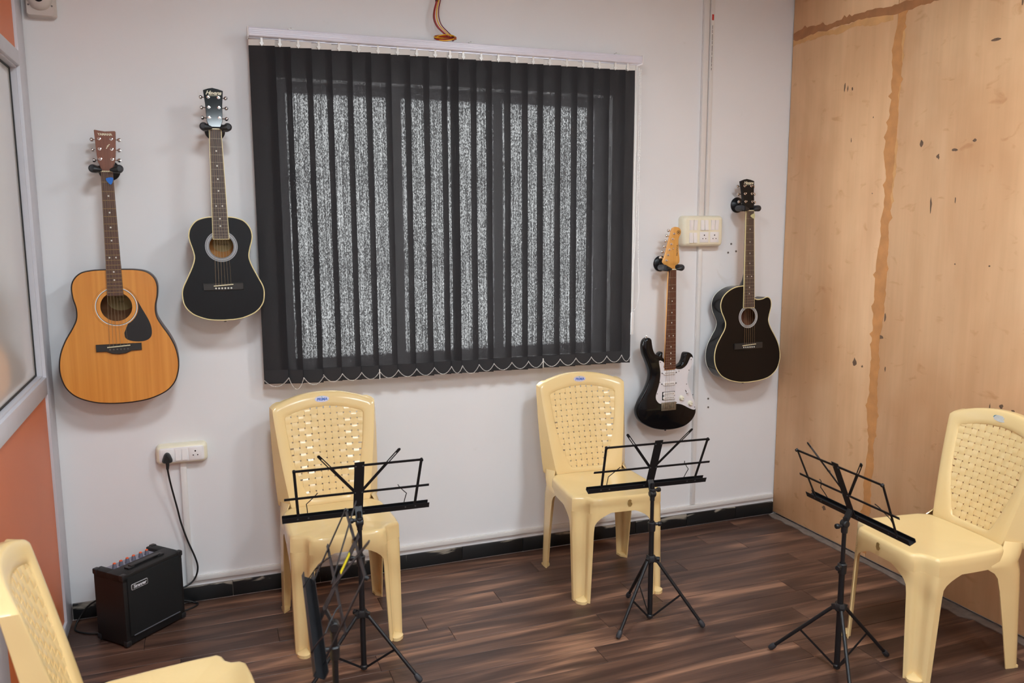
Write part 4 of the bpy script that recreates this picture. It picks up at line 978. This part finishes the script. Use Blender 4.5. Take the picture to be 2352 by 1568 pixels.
    for k in (.35, 1.0):
        r = []
        for x, z in Ro:
            t = max(0, min(1, (z-.45)/.43)); low = max(0, min(1, (z-.445)/.02)) if abs(x) < .15 else 1
            d = (.058*(1-t)+.026*t)*k*low; xo = x+(1 if x > 0 else -1)*k*low*((.042*(1-t)+.003*t) if abs(x) > .15 else 0)
            zo = z+(.004*k if z > .84 else 0); r.append((xo, yb(x, z)+.003+d, zo-(.006*k if z > .86 else 0)))
        rows.append(r)
    bk = solid(MB().grid(rows, closed=True).build('backrest', M_CHAIR, root, 50), .0035)
    # woven strips
    px, pz, hs = .0272, .0252, .0109
    nx = 12; zr0 = .478
    rws = [zr0+pz*(j+.45) for j in range(14)]; cls = [px*(i-5.5) for i in range(12)]
    def strip(pts, wdir, up): pass
    for j, z in enumerate(rws):
        w = min(open_hw(z)+.007, .172)
        if z > .806: 
            lim = .163*math.sqrt(max(0, (.838-z+.009)/.030)); w = min(w, lim)
        if w < .03: continue
        xs = [-w+2*w*k/(44) for k in range(45)]; rowA = []; rowB = []; h2 = .0099
        for x in xs:
            ph = .0017*cos(pi*(x/px-.5)+pi*j); y = yb(x, z)+.001+ph
            rowA.append((x, yb(x, z-h2)+.001+ph, z-h2)); rowB.append((x, yb(x, z+h2)+.001+ph, z+h2))
        solid(MB().grid([rowA, rowB]).build('woven_strip', M_CHAIR, bk, 60), .0018)
    for i, x in enumerate(cls):
        zb_ = .462
        while open_hw(zb_) < abs(x)+.002 and zb_ < .8: zb_ += .004
        zt_ = open_top(x)+.006; zs = [zb_-.006+(zt_-zb_+.006)*k/48 for k in range(49)]; rowA = []; rowB = []
        for z in zs:
            ph = -.0024*cos(pi*((z-rws[0])/pz)+pi*(i-5.5+.5+.0))*(1 if True else 0)
            ph = -.0017*cos(pi*(x/px-.5))*cos(pi*(z-rws[0])/pz)
            rowA.append((x-hs, yb(x-hs, z)+.001+ph, z)); rowB.append((x+hs, yb(x+hs, z)+.001+ph, z))
        solid(MB().grid([rowA, rowB]).build('woven_strip', M_CHAIR, bk, 60), .0018)
    return root
def back_decal(ch, kind):
    z = .866; y = yb(0, z)-.0078; tilt = math.atan(.118/.43)
    if kind == 'prima':
        st = softbox(MB(), [(.030*cos(2*pi*k/32), .0135*sin(2*pi*k/32)) for k in range(32)], [(-.0005,.0004),(0,0),(.0006,0)]).build('oval_sticker', M_STICK, ch)
        put('lettering', text_mesh('lettering', 'PRIMA', .0155, M_BLUE, .2, .0002, 1.0, .0006), st, loc=(0, -.0008, -.0015), rot=(pi/2,0,0))
        MB().prism([(-.004,.0085),(0,.0105),(.004,.0085),(0,.0075)], -.0008, 0).build('emblem', mat('green_print', (50,150,80), .5), st, 0)
    else:
        st = MB().prism([(-.030,.002),(-.024,.009),(-.008,.012),(.010,.011),(.016,.005),(.020,.007),(.017,-.002),(.024,-.009),(.010,-.012),(-.008,-.011),(-.022,-.007)], -.0006, .0004).build('torn_sticker', mat('torn_sticker_paper', (200,198,192), .5, noise=.1, nscale=60), ch, 0)
        MB().prism([(-.030,.002),(-.024,.009),(-.016,.011),(-.022,.006),(-.026,.001)], -.0009, -.0005).build('sticker_edge', mat('teal_print', (70,130,150), .4), st, 0)
    st.location = (-.004, y, z); st.rotation_euler = (-tilt, 0, 0)
def residue(ch, x):
    o = MB().prism([(x-.009,.012),(x-.002,.016),(x+.006,.012),(x+.004,.004),(x+.010,-.004),(x+.003,-.014),(x-.006,-.013),(x-.011,-.004)], -.0006, .0004).build('sticker_residue', M_RESID, ch, 0)
    o.location = (0, -.2232, .425)
proto = make_chair()
def place_chair(ch, label, x, y, rz):
    ch.location = (x, y, 0); ch.rotation_euler = (0, 0, rz); ch['label'] = label; ch['group'] = 'cream plastic chairs'
chairB = copy_tree(proto); chairC = copy_tree(proto); chairD = copy_tree(proto)
place_chair(proto, 'cream plastic chair under the blind, behind the left music stand', -2.431, -.430, .02)
place_chair(chairB, 'cream plastic chair with a blue oval sticker beneath the electric guitar', -1.262, -.422, -.07)
place_chair(chairC, 'cream plastic chair against the plywood wall with a torn sticker', -.415, -1.415, -pi/2-.07)
place_chair(chairD, 'cream plastic chair cut off at the bottom left, seen side on', -3.030, -1.598, pi/2+.12)
back_decal(proto, 'prima'); back_decal(chairB, 'prima'); back_decal(chairC, 'torn')
residue(proto, .02); residue(chairB, .03); residue(chairC, -.01)

# ================================================================== music stands
def make_stand(label, x, y, legs, zh, zc, zt, z0, yaw, tilt, sc=1.03, off=-.035, R=.225, knob=(1, .3), sticker=False):
    o = thing('music_stand', label, 'music stand', (x, y, 0), (0,0,0), 'folding music stands')
    MB().cyl((0,0,.022), (0,0,zc+.02), .0102, n=16).build('lower_tube', M_STAND, o)
    MB().cyl((0,0,zc), (0,0,zt+.015), .0075, n=16).build('upper_tube', M_STAND, o)
    if zt+.015 < z0-.02: MB().cyl((0,0,zt), (0,0,z0-.012), .0052, n=12).build('inner_rod', M_STAND, o)
    kd = Vector((knob[0], knob[1], 0)).normalized()
    def clamp(z, r, hgt, name, kd=kd, big=True):
        c = MB().lathe((0,0,z-hgt), (0,0,1), [(0,r*.92),(hgt*.3,r),(hgt*1.2,r*1.02),(hgt*1.55,r*1.12),(hgt*1.7,r*.8)], 18)
        c.cyl(kd*r*.6+Vector((0,0,z+hgt*.3)), kd*(r+.012)+Vector((0,0,z+hgt*.3)), .0062, n=10); q = c.build(name, M_BLKPL, o)
        MB().lathe(kd*(r+.010)+Vector((0,0,z+hgt*.3)), kd, [(0,.0075),(.002,.0092),(.012,.0092),(.014,.0078)], 12).build('knob', M_STAND, q)
    clamp(zc, .0148, .022, 'collar'); clamp(zt-.02, .0118, .020, 'upper_collar', Vector((knob[0], -knob[1]*.3, 0)).normalized())
    hub = MB().lathe((0,0,zh-.014), (0,0,1), [(0,.015),(.005,.019),(.020,.020),(.028,.0155)], 6)
    for a in legs: d = Vector((cos(a), sin(a), 0)); hub.bar(d*.010+Vector((0,0,zh)), d*.027+Vector((0,0,zh-.004)), .013, .020, (0,0,1))
    hb = hub.build('tripod_hub', M_BLKPL, o, 30)
    ka = (legs[0]+legs[1])/2; kv = Vector((cos(ka), sin(ka), 0))
    MB().lathe(kv*.016+Vector((0,0,zh)), kv, [(0,.006),(.005,.006),(.006,.0095),(.017,.0095),(.019,.008)], 12).build('knob', M_STAND, hb)
    MB().lathe((0,0,.012), (0,0,1), [(0,.009),(.004,.0125),(.014,.0135),(.018,.011)], 16).build('bottom_hub', M_BLKPL, o)
    for a in legs:
        d = Vector((cos(a), sin(a), 0)); top = d*.024+Vector((0,0,zh-.006)); ft = d*(R-.010)+Vector((0,0,.0185)); dd = (ft-top).normalized()
        lg = MB().cyl(top, ft, .0066, n=12).build('leg', M_STAND, o)
        MB().lathe(ft-dd*.016, dd, [(0,.0082),(.008,.0104),(.022,.0108),(.029,.0085),(.032,.004)], 12).build('rubber_foot', M_RUBBER, lg)
        md = top+(ft-top)*.53; lw = d*.013+Vector((0,0,.024)); MB().bar(lw, md-Vector((0,0,.004)), .0075, .0022, d.cross(Vector((0,0,1)))).build('brace', M_STAND, o, 0)
    # desk
    ru = Vector((cos(yaw), sin(yaw), 0)); f = Vector((sin(yaw), -cos(yaw), 0)); vv = cos(tilt)*Vector((0,0,1))-sin(tilt)*f; nn = ru.cross(vv)   # nn points to the back side (away from the player)
    if nn.dot(f) < 0: nn = -nn
    C = Vector((0,0,z0))+off*f
    Q = lambda u, v, w=0: C+sc*(u*ru+v*vv)+w*nn
    tray = MB().bar(Q(-.25,.0), Q(.25,.0), .020, .0016, nn)
    tray.bar(Q(-.25,-.0095,-.012), Q(.25,-.0095,-.012), .0016, .026, nn)
    tray.bar(Q(-.25,-.003,-.025), Q(.25,-.003,-.025), .012, .0016, nn); tr = tray.build('tray', M_STAND, o, 0)
    for u in (-.2,-.165,-.02,.02,.165,.2): MB().cyl(Q(u,.002,.0005), Q(u,.002,.0022), .0030, n=8).build('rivet', M_CHROME if False else mat('dull_rivet', (96,98,100), .4, metal=.6), tr)
    pl = MB().bar(Q(0,-.006,.003), Q(0,.216,.003), .034, .0018, nn).build('centre_plate', M_STAND, o, 0)
    for u, v in ((-.012,.2),(.012,.2),(-.012,.09),(.012,.09),(0,.03)): MB().cyl(Q(u,v,.0035), Q(u,v,.0056), .0028, n=8).build('rivet', mat('dull_rivet', (96,98,100)), pl)
    for s in (-1, 1):
        MB().bar(Q(s*.010,.2), Q(s*.213,.2), .0085, .0025, nn).build('top_bar', M_STAND, o, 0)
        MB().bar(Q(s*.010,.09,.0015), Q(s*.243,.09,.0015), .0085, .0025, nn).build('middle_bar', M_STAND, o, 0)
        sb = MB().bar(Q(s*.197,-.004,-.002), Q(s*.2105,.203,-.002), .0095, .0022, nn).build('side_bar', M_STAND, o, 0)
        MB().cyl(Q(s*.2105,.2,-.004), Q(s*.2105,.2,.005), .0055, n=10).build('pivot', M_STAND, sb)
        # swinging arm with a slot near its end
        a, b = Vector((s*.011,.088)), Vector((s*.135,.252)); d2 = (b-a).normalized(); p2 = Vector((-d2.y, d2.x))
        arm = MB(); L = (b-a).length
        def pt(t, q): v = a+d2*t+p2*q; return Q(v.x, v.y, -.004), Q(v.x, v.y, -.0055)
        outer = [(-.004,-.0052),(L*.5,-.0052),(L-.004,-.0052),(L,-.002),(L,.002),(L-.004,.0052),(L*.5,.0052),(-.004,.0052)]
        slot = [(L*.66,-.0018),(L*.90,-.0018),(L*.90,.0018),(L*.66,.0018)]
        flat = outer+slot; tri = tessellate_polygon([[Vector((x_, y_, 0)) for x_, y_ in outer],[Vector((x_, y_, 0)) for x_, y_ in slot]])
        A_ = [pt(*q)[0] for q in flat]; B_ = [pt(*q)[1] for q in flat]; m_ = len(flat); fs = [tuple(t) for t in tri]+[tuple(m_+i for i in reversed(t)) for t in tri]
        for st, ln_ in ((0,8),(8,4)): fs += [(st+i, st+(i+1)%ln_, m_+st+(i+1)%ln_, m_+st+i) for i in range(ln_)]
        ar = arm.add(A_+B_, fs).build('page_arm', M_STAND, o, 0)
        w = [Q(s*.135,.100,-.004), Q(s*.140,.088,-.010), Q(s*.160,.060,-.016), Q(s*.170,.048,-.018), Q(s*.167,.020,-.024), Q(s*.165,-.004,-.028)]
        MB().tube(w, .0016, 6).build('page_clip', M_STAND, o)
    # tilting head between pole and desk
    hd = MB().lathe(Vector((0,0,z0-.022))-ru*.013, ru, [(0,.010),(.003,.0135),(.023,.0135),(.026,.010)], 16)
    hd.cyl((0,0,z0-.05), (0,0,z0-.020), .0095, n=14); hd.bar(Vector((0,0,z0-.018)), Q(0,.03,.001), .024, .007, nn); hd.build('tilt_head', M_BLKPL, o)
    if sticker: MB().bar(Q(0,.118,.0017), Q(0,.168,.0017), .017, .0006, nn).build('yellow_sticker', M_YELST, pl, 0)
    return o
make_stand('black music stand in front of the left chair, nearest the amplifier wall', -2.416, -.825, (1.40, 1.40+2*pi/3, 1.40-2*pi/3), .225, .425, .585, .584, -.03, -.36, knob=(-1,.2))
make_stand('black music stand before the chair beneath the electric guitar', -1.265, -.855, (1.50, -2.70, -.66), .265, .402, .560, .556, -.066, -.37, R=.215, knob=(1,-.3))
make_stand('black music stand facing the chair by the plywood wall', -.8335, -1.428, (2.12, .04, -2.10), .245, .393, .560, .575, -1.623, -.413, R=.245, knob=(-1,-.4))
make_stand('black music stand seen edge on in the foreground with a yellow sticker', -2.637, -1.713, (.5, .5+2*pi/3, .5-2*pi/3), .245, .42, .60, .666, 1.5017, -.456, knob=(-1,-.3), sticker=True)
